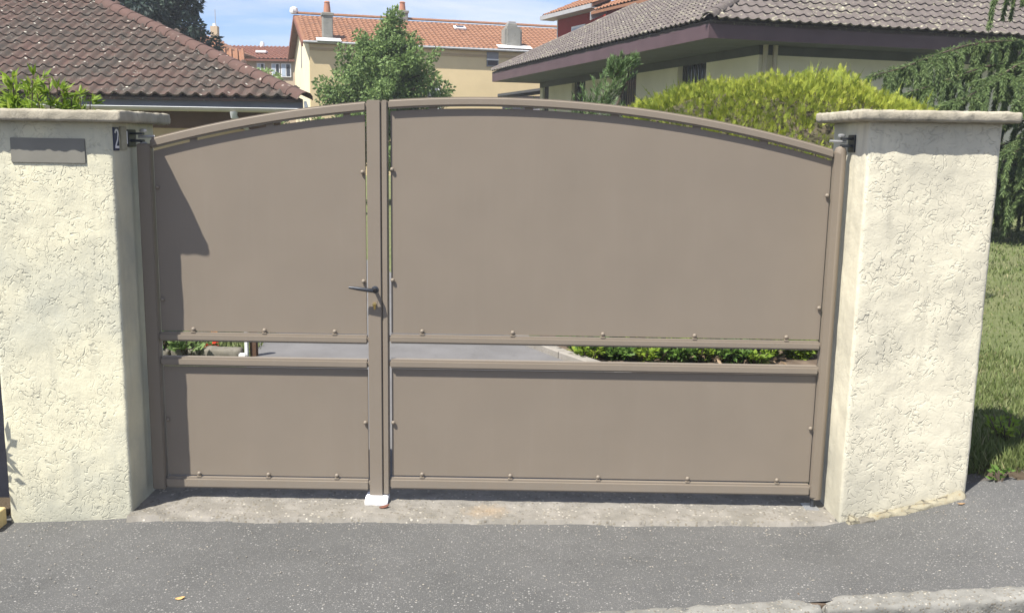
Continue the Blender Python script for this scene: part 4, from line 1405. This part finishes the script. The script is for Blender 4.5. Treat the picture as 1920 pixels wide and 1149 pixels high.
# tall dark conifer behind the brown roof
cf = thing('conifer_tree', (-14.4, 33.0, 0), 'tall dark conifer rising behind the brown tile roof', 'tree')
cl = []
for i in range(95):
    zz = rng.uniform(2.5, 11.5)
    rad = 2.9 * (1 - max(0, (zz - 6.6)) / 8.5) * (0.88 if zz > 4.5 else 1.0)
    q = rng.random() * 6.283
    d = rad * (0.35 + 0.65 * rng.random() ** 0.5)
    s = rng.uniform(0.45, 0.8)
    cl.append(((-14.5 + d * math.cos(q), 33 + d * math.sin(q), zz), (s, s, s * 0.62)))
cl += [((-12.0, 32.2, 5.6), (0.42, 0.4, 0.3)), ((-12.4, 32.3, 5.0), (0.5, 0.4, 0.3)), ((-12.1, 32.3, 6.3), (0.4, 0.4, 0.35)), ((-12.35, 32.3, 6.9), (0.45, 0.4, 0.4))]
v, f, t = clump_tree(cf, cl, 42000, 0.22, 0.10, 'conifer_leaf', 0.4)
put_leaves('crown', v, f, t, 'conifer_leaf', cf)
branchy('trunk', None, [[(-14.4, 33, -0.1), (-14.4, 33, 5), (-14.4, 33, 10.5)]], 0.28, cf)


def needles_along(path, n, L, W, spread, droop, t0, t1):
    """needles round a twig path"""
    path = np.array(path)
    seg = np.linalg.norm(np.diff(path, axis=0), axis=1)
    cum = np.concatenate([[0], np.cumsum(seg)])
    s = rng.uniform(0, cum[-1], n)
    p = np.stack([np.interp(s, cum, path[:, k]) for k in range(3)], 1)
    q = np.stack([np.interp(np.minimum(s + 0.03, cum[-1]), cum, path[:, k]) - np.interp(np.maximum(s - 0.03, 0), cum, path[:, k]) for k in range(3)], 1)
    d = unit(unit(q) * 0.6 + rand_dir(n) * spread + np.array([0, 0, -droop]))
    sz = rng.uniform(0.6, 1.2, n)
    return leaf_quads(p, d, rand_dir(n), L * sz, W * sz, np.clip(rng.normal((t0 + t1) / 2, (t1 - t0) / 3, n), 0, 1))


# cedar with weeping branches on the right
cd = thing('cedar_tree', (9.6, 11.9, 0.2), 'weeping cedar with drooping green branches over the lawn edge', 'tree')
parts, wood = [], []
trunk = [(9.6, 11.9, 0.0), (9.6, 11.9, 3.0), (9.55, 11.9, 6.5)]


def cedar_branch(tip, z0, sag, ntw=46, hang=(0.35, 1.0), root=None):
    root = np.array(root or (9.55, 11.9, z0))
    tip = np.array(tip)
    pts = []
    for k in range(9):
        u_ = k / 8
        p = root + (tip - root) * u_
        p[2] += sag * math.sin(math.pi * min(1, u_ * 1.05)) * (1 - 0.3 * u_)
        pts.append(tuple(p))
    wood.append(pts)
    P = np.array(pts)
    parts.append(needles_along([tuple(q + np.array([0, 0, 0.03])) for q in P[1:]], 600, 0.075, 0.015, 0.9, 0.1, 0.2, 0.9))
    side = np.cross(tip - root, [0, 0, 1.0])
    side = side / np.linalg.norm(side)
    for i in range(int(ntw * 0.72)):
        u_ = rng.uniform(0.18, 1.0)
        x = u_ * 8
        k = min(int(x), 7)
        p = P[k] + (P[k + 1] - P[k]) * (x - k)
        ln_ = rng.uniform(*hang) * (1.15 - 0.6 * u_)
        fwd = (tip - root) / np.linalg.norm(tip - root)
        off = side * rng.uniform(-1, 1) * (0.75 - 0.35 * u_) + fwd * rng.uniform(0.0, 0.35)
        q1 = p + off * 0.55 + np.array([0, 0, -0.05])
        q2 = p + off * 0.9 + np.array([0, 0, -0.35 * ln_])
        q3 = p + off * 1.0 + np.array([0, 0, -ln_])
        parts.append(needles_along([p, q1, q2, q3], int(290 + 620 * ln_), 0.080, 0.014, 0.75, 0.45, 0.25, 0.8))
        if rng.random() < 0.25:
            wood.append([tuple(p), tuple(q1), tuple(q2)])


for tip, z0, sag, n in (((5.45, 10.8, 2.75), 2.9, 0.62, 70), ((5.9, 10.5, 2.5), 2.6, 0.55, 54), ((6.5, 10.2, 2.35), 2.7, 0.62, 54), ((6.2, 11.6, 2.9), 3.0, 0.5, 54),
                        ((7.2, 9.9, 2.3), 2.8, 0.62, 54), ((7.4, 10.2, 1.6), 2.1, 0.35, 46), ((7.6, 9.6, 1.45), 2.0, 0.35, 46), ((8.3, 9.4, 2.3), 2.9, 0.6, 46), ((8.2, 9.8, 1.35), 1.9, 0.4, 40),
                        ((7.25, 10.6, 4.05), 4.5, 0.25, 40), ((7.6, 10.0, 3.9), 4.5, 0.3, 40), ((6.9, 11.5, 4.8), 5.1, 0.2, 36), ((8.4, 9.6, 4.2), 4.9, 0.3, 36),
                        ((11.5, 9.6, 2.3), 2.8, 0.5, 40), ((12.9, 11.5, 2.6), 3.1, 0.5, 40), ((10.5, 14.6, 2.4), 2.9, 0.5, 36), ((7.6, 13.6, 2.2), 2.8, 0.5, 40), ((12.0, 13.5, 4.2), 4.9, 0.3, 36), ((10.3, 9.6, 4.9), 5.4, 0.2, 36), ((9.0, 10.0, 5.6), 6.1, 0.2, 30),
                        ((7.4, 11.4, 1.2), 1.7, 0.3, 40), ((8.2, 10.6, 1.05), 1.5, 0.25, 40), ((8.9, 10.4, 1.0), 1.5, 0.25, 40), ((7.4, 12.9, 0.95), 1.5, 0.3, 46), ((8.0, 13.4, 0.9), 1.3, 0.3, 40), ((7.1, 11.0, 1.15), 1.5, 0.2, 40), ((7.3, 10.8, 1.0), 1.4, 0.2, 40), ((7.9, 10.6, 0.95), 1.3, 0.2, 40), ((7.1, 12.4, 0.9), 1.3, 0.2, 50), ((7.4, 13.2, 0.85), 1.2, 0.2, 50), ((7.0, 12.3, 1.3), 1.8, 0.25, 60), ((7.2, 13.0, 1.6), 2.1, 0.3, 60)):
    cedar_branch(tip, z0, sag, n)
v, f, t = merge(parts)
put_leaves('foliage', v, f, t, 'cedar_leaf', cd)
mb = MB()
for p in wood:
    n = len(p)
    mb.tube(p, [(0.030 if n > 4 else 0.008) * (1 - 0.75 * i / (n - 1)) for i in range(n)], 5, False)
mb.build('limb', 'bark', cd)
MB().tube(trunk, [0.22, 0.17, 0.08], 10).build('trunk', 'bark', cd)

# golden thuja hedge: uneven core, woody patches, thousands of upright sprays
hg2 = thing('hedge', (2.45, 5.2, 0), 'rounded golden green thuja hedge behind the wide gate leaf', 'hedge')
HC, HR = np.array([2.50, 5.25, 0.95]), np.array([1.86, 1.12, 1.36])


def hedge_point(d):
    """surface of the clipped clump in direction d"""
    e = 2.5
    k = (np.abs(d[:, 0]) ** e + np.abs(d[:, 1]) ** e + np.abs(d[:, 2]) ** e) ** (1 / e)
    s = 1.0 / k
    lump = np.array([noise.noise(Vector(q) * 2.6 + Vector((3, 1, 7))) * 0.085 + noise.noise(Vector(q) * 6.5) * 0.045 for q in d])
    p = HC + d * (s * (1 + lump))[:, None] * HR
    p[:, 2] += 0.085 * (p[:, 0] - 2.4)  * np.clip((p[:, 2] - 0.6), 0, 1) * (p[:, 0] < 3.2)
    return p


nu, nv = 64, 36
dirs = np.array([[math.sin(math.pi * j / (nv - 1)) * math.cos(2 * math.pi * i / nu), math.sin(math.pi * j / (nv - 1)) * math.sin(2 * math.pi * i / nu), math.cos(math.pi * j / (nv - 1))] for j in range(nv) for i in range(nu)])
core = HC + (hedge_point(dirs) - HC) * 0.93
cf_ = [(j * nu + i, j * nu + (i + 1) % nu, (j + 1) * nu + (i + 1) % nu, (j + 1) * nu + i) for j in range(nv - 1) for i in range(nu)]
o = link_mesh('inner_growth', quick_mesh('inner_growth', core, cf_, rng.random(len(core)), True), 'thuja_core', hg2)
n = 36000
d = rand_dir(n)
d = d[d[:, 2] > -0.75]
d[:, 1] = np.where((d[:, 1] > 0.3) & (rng.random(len(d)) < 0.6), -d[:, 1], d[:, 1])
p = hedge_point(d)
bald = np.array([noise.noise(Vector(q) * 3.4 + Vector((9, 4, 1))) for q in d])
keep = (bald < 0.07) | (rng.random(len(d)) < 0.22) | (d[:, 2] > 0.62)
d, p = d[keep], p[keep]
p = HC + (p - HC) * rng.uniform(0.93, 1.015, (len(p), 1))
parts = []
axis = unit(d * 0.75 + np.array([0.0, -0.08, 0.75]) + rng.normal(size=d.shape) * 0.28)
tint0 = np.clip(0.50 + rng.normal(0, 0.16, len(d)) + 0.18 * np.array([noise.noise(Vector(q) * 2.0) for q in d]), 0, 1)
ln0 = rng.uniform(0.045, 0.095, len(d)) * np.where(rng.random(len(d)) < 0.05, rng.uniform(1.6, 2.6, len(d)), 1.0)
sidev = unit(np.cross(axis, rand_dir(len(d))))
parts.append(leaf_quads(p, axis, np.cross(axis, sidev), ln0, np.minimum(ln0 * 0.13, 0.0095), tint0))
for u_, sg, ang, fr in ((0.15, 1, 0.75, 0.62), (0.15, -1, 0.75, 0.62), (0.38, 1, 0.65, 0.5), (0.38, -1, 0.65, 0.5), (0.58, 1, 0.6, 0.36), (0.58, -1, 0.6, 0.36)):
    dd = unit(axis + sidev * sg * ang + rng.normal(size=d.shape) * 0.12)
    ls0 = np.minimum(ln0, 0.075)
    parts.append(leaf_quads(p + axis * (ln0 * u_)[:, None], dd, np.cross(axis, sidev), ls0 * fr, ls0 * fr * 0.19, np.clip(tint0 + rng.normal(0, 0.1, len(d)), 0, 1)))
v, f, t = merge(parts)
put_leaves('foliage', v, f, t, 'thuja_leaf', hg2)
# bare twigs showing in the thin patches
mb = MB()
dt = rand_dir(2200)
dt = dt[(dt[:, 1] < 0.2) & (dt[:, 2] > -0.3)]
pt = HC + (hedge_point(dt) - HC) * 0.94
for q, k in zip(pt, dt):
    e = q + (np.array(k) * 0.05 + rng.normal(size=3) * 0.05 + np.array([0, 0, 0.04]))
    mb.tube([tuple(q), tuple(e)], [0.004, 0.0015], 3, False)
mb.build('twigs', 'bark', hg2)['kind'] = 'stuff'

# feathery young conifer at the left end of the hedge
bc = thing('young_conifer', (0.98, 6.0, 0), 'feathery blue green conifer with a leaning tip left of the hedge', 'conifer')
parts, wood = [], []
stem = [(0.92, 6.0, 0.0), (0.95, 6.0, 1.2), (1.0, 6.0, 1.9), (1.16, 6.0, 2.30), (1.22, 6.0, 2.58)]
wood.append(stem)
stem = [(x_ - 0.13 - 0.10 * (z_ < 2.2), y_, z_) for x_, y_, z_ in stem]
S = np.array(stem)
for i in range(120):
    zz = rng.uniform(0.9, 2.5)
    x0 = np.interp(zz, S[:, 2], S[:, 0])
    rad = 0.62 * (1 - (zz - 0.5) / 2.15) ** 0.8 + 0.03
    q = rng.random() * 6.283
    tip = np.array([x0 + rad * math.cos(q) + 0.07, 6.0 + rad * math.sin(q), zz + rad * 0.75 + 0.02])
    mid = np.array([x0 + rad * 0.5 * math.cos(q), 6.0 + rad * 0.5 * math.sin(q), zz + rad * 0.16])
    parts.append(needles_along([(x0, 6.0, zz), mid, tip], int(50 + 150 * rad), 0.062, 0.009, 0.5, -0.25, 0.2, 0.95))
    wood.append([(x0, 6.0, zz), tuple(mid), tuple(tip)])
v, f, t = merge(parts)
put_leaves('foliage', v, f, t, 'blue_conifer_leaf', bc)
mb = MB()
for p in wood:
    mb.tube(p, [(0.02 if len(p) > 3 else 0.005) * (1 - 0.8 * i / (len(p) - 1)) for i in range(len(p))], 5, False)
mb.build('trunk', 'bark', bc)


def leafy_plant(name, base, h, r, nstem, per, L, W, mat, label, cat, group=None, palm=True, lean=(0, 0), lo=0.35):
    th = thing(name, base, label, cat, group)
    parts = []
    mb = MB()
    for i in range(nstem):
        q = rng.random() * 6.283
        a = r * rng.random() ** 0.6
        tip = np.array([base[0] + a * math.cos(q) + lean[0], base[1] + a * math.sin(q) + lean[1], base[2] + h * rng.uniform(0.6, 1.0)])
        b0 = np.array([base[0] + 0.15 * a * math.cos(q), base[1] + 0.15 * a * math.sin(q), base[2] - 0.02])
        mid = (b0 + tip) / 2 + np.array([0, 0, h * 0.1])
        mb.tube([tuple(b0), tuple(mid), tuple(tip)], [0.007, 0.005, 0.0025], 5, False)
        for j in range(per):
            u_ = rng.uniform(lo, 1.0)
            p = b0 + (mid - b0) * min(1, 2 * u_) if u_ < 0.5 else mid + (tip - mid) * (2 * u_ - 1)
            out = unit(np.array([math.cos(q + rng.normal(0, 1.1)), math.sin(q + rng.normal(0, 1.1)), rng.uniform(0.1, 1.0)]))
            m_ = 5 if palm else 1
            dd = unit(out + rng.normal(size=(m_, 3)) * (0.5 if palm else 0.1))
            sz = rng.uniform(0.7, 1.2, m_)
            parts.append(leaf_quads(np.repeat(p[None] + out * 0.015, m_, 0), dd, unit(np.array([0, -0.4, 1]) + rng.normal(size=(m_, 3)) * 0.4), L * sz, W * sz, np.clip(rng.normal(0.5, 0.22, m_), 0, 1), 0.08))
    v, f, t = merge(parts)
    mb.build('stem', 'bark', th)
    put_leaves('foliage', v, f, t, mat, th)
    return th


leafy_plant('shrub', (-2.58, 0.75, 1.05), 0.96, 0.18, 34, 17, 0.072, 0.015, 'bright_leaf', 'bright green shrub with narrow leaflets above the pillar cap, at the frame edge', 'shrub', 'shrubs behind the letter-plate pillar', lo=0.45)
leafy_plant('shrub', (-2.38, 0.72, 1.05), 0.90, 0.12, 20, 16, 0.066, 0.014, 'bright_leaf', 'bright green shoot above the pillar cap between the larger shrub and the smallest shoot', 'shrub', 'shrubs behind the letter-plate pillar', lo=0.55)
leafy_plant('shrub', (-2.21, 0.72, 1.05), 0.86, 0.08, 16, 15, 0.062, 0.013, 'bright_leaf', 'smallest bright green shoot above the pillar cap, nearest the gate', 'shrub', 'shrubs behind the letter-plate pillar', lo=0.6)
for (x, y, h_, lab) in ((-0.15, 24.0, 3.05, 'sparse green shrub against the beige wall, just left of the purple eave'), (0.35, 23.2, 3.0, 'thin twiggy shrub below the tip of the purple eave'), (0.98, 22.5, 2.85, 'small shrub in front of the bungalow end window')):
    leafy_plant('shrub', (x, y, 0.0), h_, 0.30, 7, 14, 0.13, 0.05, 'garden_leaf', lab, 'shrub', 'shrubs beyond the gate', palm=False, lo=0.6)

# bushes far behind, in front of the distant house
for (x, y, h_, r_, lab) in ((-12.9, 46.0, 4.6, 1.4, 'round dull green bush before the distant white windows'), (-14.4, 49.5, 4.4, 0.9, 'pale slender bush before the distant house wall')):
    th = thing('bush', (x, y, 0), lab, 'bush', 'bushes before the distant houses')
    cl = [((x + rng.normal() * r_ * 0.45, y + rng.normal() * r_ * 0.4, rng.uniform(1.2, h_)), (0.5, 0.5, 0.45)) for _ in range(26)]
    v, f, t = clump_tree(th, cl, 4200, 0.22, 0.12, 'garden_leaf')
    put_leaves('foliage', v, f, t, 'pear_leaf', th)
    branchy('stem', None, [[(x, y, -0.1), (x, y, 1.5), (x + 0.1, y, h_ * 0.8)]], 0.08, th)

# ------------------------------------------------------------------ garden seen through the slot
o = grid_sheet('flower_bed', np.linspace(0.25, 3.2, 60), np.linspace(1.9, 4.6, 40), lambda X, Y: np.where(X < np.interp(Y, *zip(*dr)) + 0.12, -0.06, 0.012) + vnoise(X, Y, 6.0, 4.0) * 0.02, 'soil')
tag(o, 'dark soil bed below the hedge')
bd = thing('concrete_border', (0.3, 3.2, 0), 'pale concrete border along the curved edge of the driveway', 'border')
for y0 in np.arange(1.6, 5.2, 0.5):
    y1 = y0 + 0.49
    p0 = Vector((np.interp(y0, *zip(*dr)), y0, 0))
    p1 = Vector((np.interp(y1, *zip(*dr)), y1, 0))
    e = (p1 - p0).normalized()
    fperp = Vector((e.y, -e.x, 0))
    if fperp.x < 0:
        fperp = -fperp
    MB().obox(p0, e, fperp, up, 0, (p1 - p0).length, 0.0, 0.10, -0.05, 0.055).build('border_block', 'border_concrete', bd, 0.008, 1)
ed = thing('stone_edging', (-2.35, 2.98, 0), 'low rough stone edging of the flower bed seen through the gate slot', 'edging')
x = -3.2
while x < -2.08:
    w = min(rng.uniform(0.18, 0.34), -2.08 - x + 0.012)
    me = rough_box(x, x + w - 0.012, 2.93, 3.06, -0.05, 0.055 + rng.uniform(-0.012, 0.012), 0.022, 0.010, 14.0, 0.02, x * 7)
    link_mesh('edging_stone', me, 'stone', ed)
    x += w
pt = thing('bed_post', (-2.02, 3.0, 0), 'short white stake and dark post at the corner of the flower bed', 'post')
MB().box(-2.062, -2.036, 2.95, 2.98, -0.02, 0.24).build('stake', 'white_paint', pt, 0.004)
MB().box(-2.030, -1.975, 2.98, 3.03, -0.02, 0.25).build('post', 'brown_wood', pt, 0.006)
MB().box(-2.10, -2.04, 2.91, 2.945, -0.01, 0.035).build('stake_foot', 'white_paint', pt, 0.008)


def flower(x, y, z, col, label):
    th = thing('flower', (x, y, 0), label, 'flower', 'flowers in the bed seen through the slot')
    MB().tube([(x, y, 0), (x + 0.01, y, z * 0.6), (x, y, z)], 0.005, 5).build('stem', 'bark', th)
    mb = MB()
    for k in range(9):
        q = k * 2.4
        c = Vector((x + 0.018 * math.cos(q), y + 0.018 * math.sin(q), z + 0.012 * math.sin(k * 1.7)))
        n_ = Vector((math.cos(q), math.sin(q), 0.6)).normalized()
        s_ = n_.cross(Vector((0, 0, 1))).normalized()
        t_ = s_.cross(n_)
        mb.add([c - s_ * 0.014, c - t_ * 0.012 + n_ * 0.01, c + s_ * 0.014, c + t_ * 0.014 + n_ * 0.012], [(0, 1, 2, 3)])
    mb.build('petals', col, th)
    v = leaf_quads(np.array([[x, y, z * 0.4]] * 6), rand_dir(6) * np.array([1, 1, 0.3]) + np.array([0, 0, 0.2]), np.array([[0, 0, 1.0]] * 6), np.full(6, 0.06), np.full(6, 0.04), rng.random(6))
    put_leaves('foliage', *v, 'garden_leaf', th)


flower(-2.395, 3.12, 0.035, 'red_petal', 'red flower nearest the stone edging')
flower(-2.335, 3.12, 0.035, 'red_petal', 'red flower nearest the white stake')
flower(-2.350, 3.15, 0.075, 'red_petal', 'taller red flower behind the two low ones')
flower(-2.355, 3.16, 0.150, 'orange_petal', 'orange flower peeping over the upper slot rail')
flower(0.10, 3.75, 0.20, 'red_petal', 'single red flower beyond the driveway border')
leafy_plant('bed_plant', (-2.78, 3.05, 0), 0.22, 0.20, 14, 9, 0.11, 0.07, 'garden_leaf', 'dark broad-leaved plant at the pillar end of the slot', 'plant', 'plants in the bed by the stones', palm=False)
leafy_plant('bed_plant', (-2.50, 2.92, 0), 0.15, 0.12, 9, 8, 0.10, 0.07, 'pear_leaf', 'dark leafy plant overhanging the stone edging', 'plant', 'plants in the bed by the stones', palm=False)
looks = ['low trailing green plant next to the driveway border', 'upright light green plant second from the driveway border', 'bushy green plant third from the driveway border', 'spiky light green plant before the dry leaves', 'green plant in the middle of the dry leaves', 'leafy plant behind the middle bed plants', 'star-shaped pale plant right of the dry leaves', 'pale grey green plant near the dark soil', 'tall light green plant at the edge of the dark soil', 'lone small seedling in the dark soil', 'bushy plant under the hedge front', 'thin plant nearest the wide leaf hinge']
for i, (x, y) in enumerate(((0.60, 3.02), (0.84, 3.05), (1.06, 3.02), (1.28, 3.0), (1.48, 3.05), (1.72, 3.0), (1.90, 2.98))):
    leafy_plant('bed_plant', (x, y, 0.0), 0.13, 0.15, 22, 9, 0.065, 0.030, ('bright_leaf', 'garden_leaf')[i % 2], ('low light green plant at the inner tip of the driveway border', 'dark low plant second along the front row of the bed', 'palmate light green plant third along the front row of the bed', 'dark low plant in the middle of the front row of the bed', 'light green plant just before the brown leaf litter', 'dark low plant at the near edge of the leaf litter', 'last light green front plant, nearest the bare soil')[i], 'plant', 'front row of plants in the bed under the hedge', palm=bool(i % 2), lo=0.1)
for i, (x, y, h_, r_, ma) in enumerate(((0.62, 3.20, 0.13, 0.16, 'garden_leaf'), (0.90, 3.28, 0.20, 0.13, 'bright_leaf'), (1.12, 3.25, 0.18, 0.14, 'bright_leaf'), (1.36, 3.16, 0.16, 0.14, 'bright_leaf'), (1.62, 3.34, 0.14, 0.10, 'garden_leaf'), (1.0, 3.52, 0.20, 0.18, 'garden_leaf'),
                                       (1.83, 3.10, 0.15, 0.10, 'blue_conifer_leaf'), (1.92, 3.30, 0.14, 0.10, 'blue_conifer_leaf'), (2.02, 3.12, 0.2, 0.08, 'bright_leaf'), (2.30, 3.22, 0.12, 0.06, 'bright_leaf'), (1.5, 3.60, 0.24, 0.2, 'garden_leaf'), (2.42, 3.42, 0.14, 0.06, 'garden_leaf'))):
    leafy_plant('bed_plant', (x, y, 0.0), h_ * 1.2, r_ * 1.6, 30, 12, 0.075, 0.032, ma, looks[i], 'plant', 'plants in the bed under the hedge', palm=bool(i % 2), lo=0.2)
n = 320
p = np.stack([rng.uniform(1.15, 2.1, n), rng.uniform(2.9, 3.7, n), rng.uniform(0.02, 0.06, n)], 1)
v, f, t = leaf_quads(p, rand_dir(n) * np.array([1, 1, 0.45]), np.array([0, 0, 1.0]) + rng.normal(size=(n, 3)) * 0.5, rng.uniform(0.04, 0.09, n), rng.uniform(0.02, 0.04, n), rng.random(n), 0.15)
o = put_leaves('leaf_litter', v, f, t, 'litter', None)
tag(o, 'dry brown leaf litter between the bed plants', kind='stuff')

# ------------------------------------------------------------------ grass
def blades(n, xr, yr, hmin, hmax, w, z0=None, bias=1.0):
    x = rng.uniform(*xr, n)
    y = yr[0] + (yr[1] - yr[0]) * rng.random(n) ** bias
    z = ground_z(x, y) if z0 is None else np.full(n, z0)
    d = unit(rng.normal(size=(n, 3)) * np.array([0.5, 0.5, 0.15]) + np.array([0, 0, 1.0]))
    h = rng.uniform(hmin, hmax, n)
    return leaf_quads(np.stack([x, y, z - 0.01], 1), d, rand_dir(n), h, np.full(n, w) * rng.uniform(0.7, 1.3, n), np.clip(rng.normal(0.5, 0.25, n), 0, 1), 0.0)


parts = [blades(15000, (2.12, 3.6), (-0.05, 2.6), 0.03, 0.075, 0.007), blades(2200, (2.12, 2.75), (-0.02, 0.5), 0.04, 0.105, 0.007), blades(16000, (2.6, 9.0), (2.0, 8.0), 0.03, 0.07, 0.011, None, 1.0), blades(9000, (5.0, 12.0), (7.0, 14.5), 0.04, 0.09, 0.02)]
v, f, t = merge(parts)
k = v[:, 0] > -1
o = put_leaves('grass', v, f, t, 'grass_blade', None)
tag(o, 'mown grass with longer tufts along the pillar foot', kind='stuff')
v, f, t = merge([blades(5000, (-3.4, -2.05), (3.05, 5.5), 0.05, 0.13, 0.012, -0.02)])
o = put_leaves('grass', v, f, t, 'grass_blade', None)
tag(o, 'bright grass behind the stone edging', kind='stuff')

leafy_plant('weed', (2.24, -0.10, 0.18), 0.06, 0.05, 5, 5, 0.032, 0.02, 'garden_leaf', 'small weed with rounded leaves at the lawn corner by the pillar', 'weed', palm=False)
leafy_plant('weed', (2.55, 0.45, 0.18), 0.16, 0.16, 14, 7, 0.045, 0.02, 'bright_leaf', 'pale flecked weed in the lawn, in the shade of the pillar', 'weed', palm=False)

# ------------------------------------------------------------------ left frame edge
fe = thing('dark_boards', (-2.7, 0.05, 0), 'near-black upright boards beside the letter-plate pillar', 'dark_boards')  # near-black upright boards filling the dark strip beside the pillar
for i in range(5):
    MB().box(-2.47 - 0.20 * (i + 1) + 0.004, -2.47 - 0.20 * i, 0.06, 0.085, -0.1, 1.1).build('board', 'navy_black', fe, 0.003, 1)
MB().box(-2.465, -2.255, 0.05, 0.09, -0.1, 1.12).build('board', 'navy_black', fe, 0.003, 1)
wb = MB().box(-2.46, -2.262, -0.33, -0.20, -0.07, 0.022).build('wood_block', 'yellow_wood', None, 0.004, 1)
tag(wb, 'pale yellow wood block on the pavement by the pillar foot', 'wood block')
leafy_plant('sprig', (-2.46, -0.20, -0.06), 0.62, 0.10, 7, 9, 0.05, 0.018, 'garden_leaf', 'leafy sprig growing beside the letter-plate pillar', 'plant', palm=False, lean=(0.06, -0.06), lo=0.62)


# ------------------------------------------------------------------ small litter
def flake(name, x, y, z, L, W, a, mat, label, cat, curl=0.3):
    mb = MB()
    c, s = math.cos(a), math.sin(a)
    pts = []
    for u_, w_, h_ in ((-0.5, 0.15, 0.1), (-0.2, 0.9, 0.0), (0.15, 1.0, 0.15), (0.5, 0.1, 0.5)):
        for sg in (-1, 1):
            lx, ly = u_ * L, sg * w_ * W / 2
            pts.append((x + lx * c - ly * s, y + lx * s + ly * c, z + h_ * L * curl + (0.12 * W if sg > 0 else 0)))
    vs = pts + [(p[0], p[1], p[2] + 0.0015) for p in pts]
    fs = [(0, 1, 3, 2), (2, 3, 5, 4), (4, 5, 7, 6)]
    fs = [tuple(reversed(q)) for q in fs] + [tuple(i + 8 for i in q) for q in fs] + [(0, 2, 10, 8), (2, 4, 12, 10), (4, 6, 14, 12), (9, 11, 3, 1), (11, 13, 5, 3), (13, 15, 7, 5), (8, 9, 1, 0), (6, 7, 15, 14)]
    mb.add(vs, fs)
    tag(mb.build(name, mat), label, cat)


flake('fallen_leaf', -1.205, -1.0, 0.0, 0.034, 0.017, 0.2, 'pale_leaf', 'small dry tan leaf lying alone on the pavement', 'leaf')
flake('wood_chip', -0.572, -0.105, 0.012, 0.05, 0.022, 0.5, 'brown_chip', 'red brown chip lying against the white gate stop', 'wood chip')
flake('fallen_leaf', 1.99, -0.28, 0.14, 0.03, 0.012, -0.3, 'dry_leaf', 'brown leaf by the mortar foot of the crumbling pillar', 'leaf')

# loose pebbles along the edge of the threshold and grit on the asphalt
ico = [(0, 0, 1), (0.89, 0, 0.45), (0.28, 0.85, 0.45), (-0.72, 0.53, 0.45), (-0.72, -0.53, 0.45), (0.28, -0.85, 0.45), (0.72, 0.53, -0.3), (-0.28, 0.85, -0.3), (-0.89, 0, -0.3), (-0.28, -0.85, -0.3), (0.72, -0.53, -0.3)]
icf = [(0, 1, 2), (0, 2, 3), (0, 3, 4), (0, 4, 5), (0, 5, 1), (1, 6, 2), (2, 7, 3), (3, 8, 4), (4, 9, 5), (5, 10, 1), (2, 6, 7), (3, 7, 8), (4, 8, 9), (5, 9, 10), (1, 10, 6)]
icv = np.array(ico)
V_, F_ = [], []
for i in range(1500):
    if i < 600:
        x, y = rng.uniform(-1.6, 1.46), rng.uniform(-0.215, 0.05)
        s = rng.uniform(0.0015, 0.0048)
        z = 0.005
    else:
        x, y = rng.uniform(-2.3, 2.6), rng.uniform(-1.0, -0.28)
        if rng.random() < 0.35:
            y = rng.uniform(-0.31, -0.22)
        s = rng.uniform(0.0012, 0.0042)
        z = float(pav_z(np.array(x), np.array(y)))
    q = icv * s * np.array([1.3, 1.0, 0.6])
    a = rng.random() * 6.283
    q = np.stack([q[:, 0] * math.cos(a) - q[:, 1] * math.sin(a), q[:, 0] * math.sin(a) + q[:, 1] * math.cos(a), q[:, 2]], 1)
    V_.append(q + np.array([x, y, z]))
    F_.append(np.array(icf) + 11 * i)
o = link_mesh('gravel', quick_mesh('gravel', np.concatenate(V_), np.concatenate(F_), None, True), 'pebble')
tag(o, 'loose grit and small pebbles on the threshold and pavement', kind='stuff')

# ------------------------------------------------------------------ thin scattering volume added to lift dark tones like lens flare
hm = bpy.data.materials.new('flare_veil_air')
hm.use_nodes = True
hn, hlk = hm.node_tree.nodes, hm.node_tree.links
hn.clear()
ho = hn.new('ShaderNodeOutputMaterial')
hv = hn.new('ShaderNodeVolumePrincipled')
hv.inputs['Color'].default_value = (0.86, 0.92, 1.0, 1)
hv.inputs['Density'].default_value = 0.0012
hlk.new(hv.outputs['Volume'], ho.inputs['Volume'])
M['flare_veil_air'] = hm
hz = MB().box(-905, 905, -905, 1205, -1.6, 12.8).build('flare_veil', 'flare_veil_air', None)
tag(hz, 'thin pale veil of air added to lift dark tones like lens flare', kind='stuff')
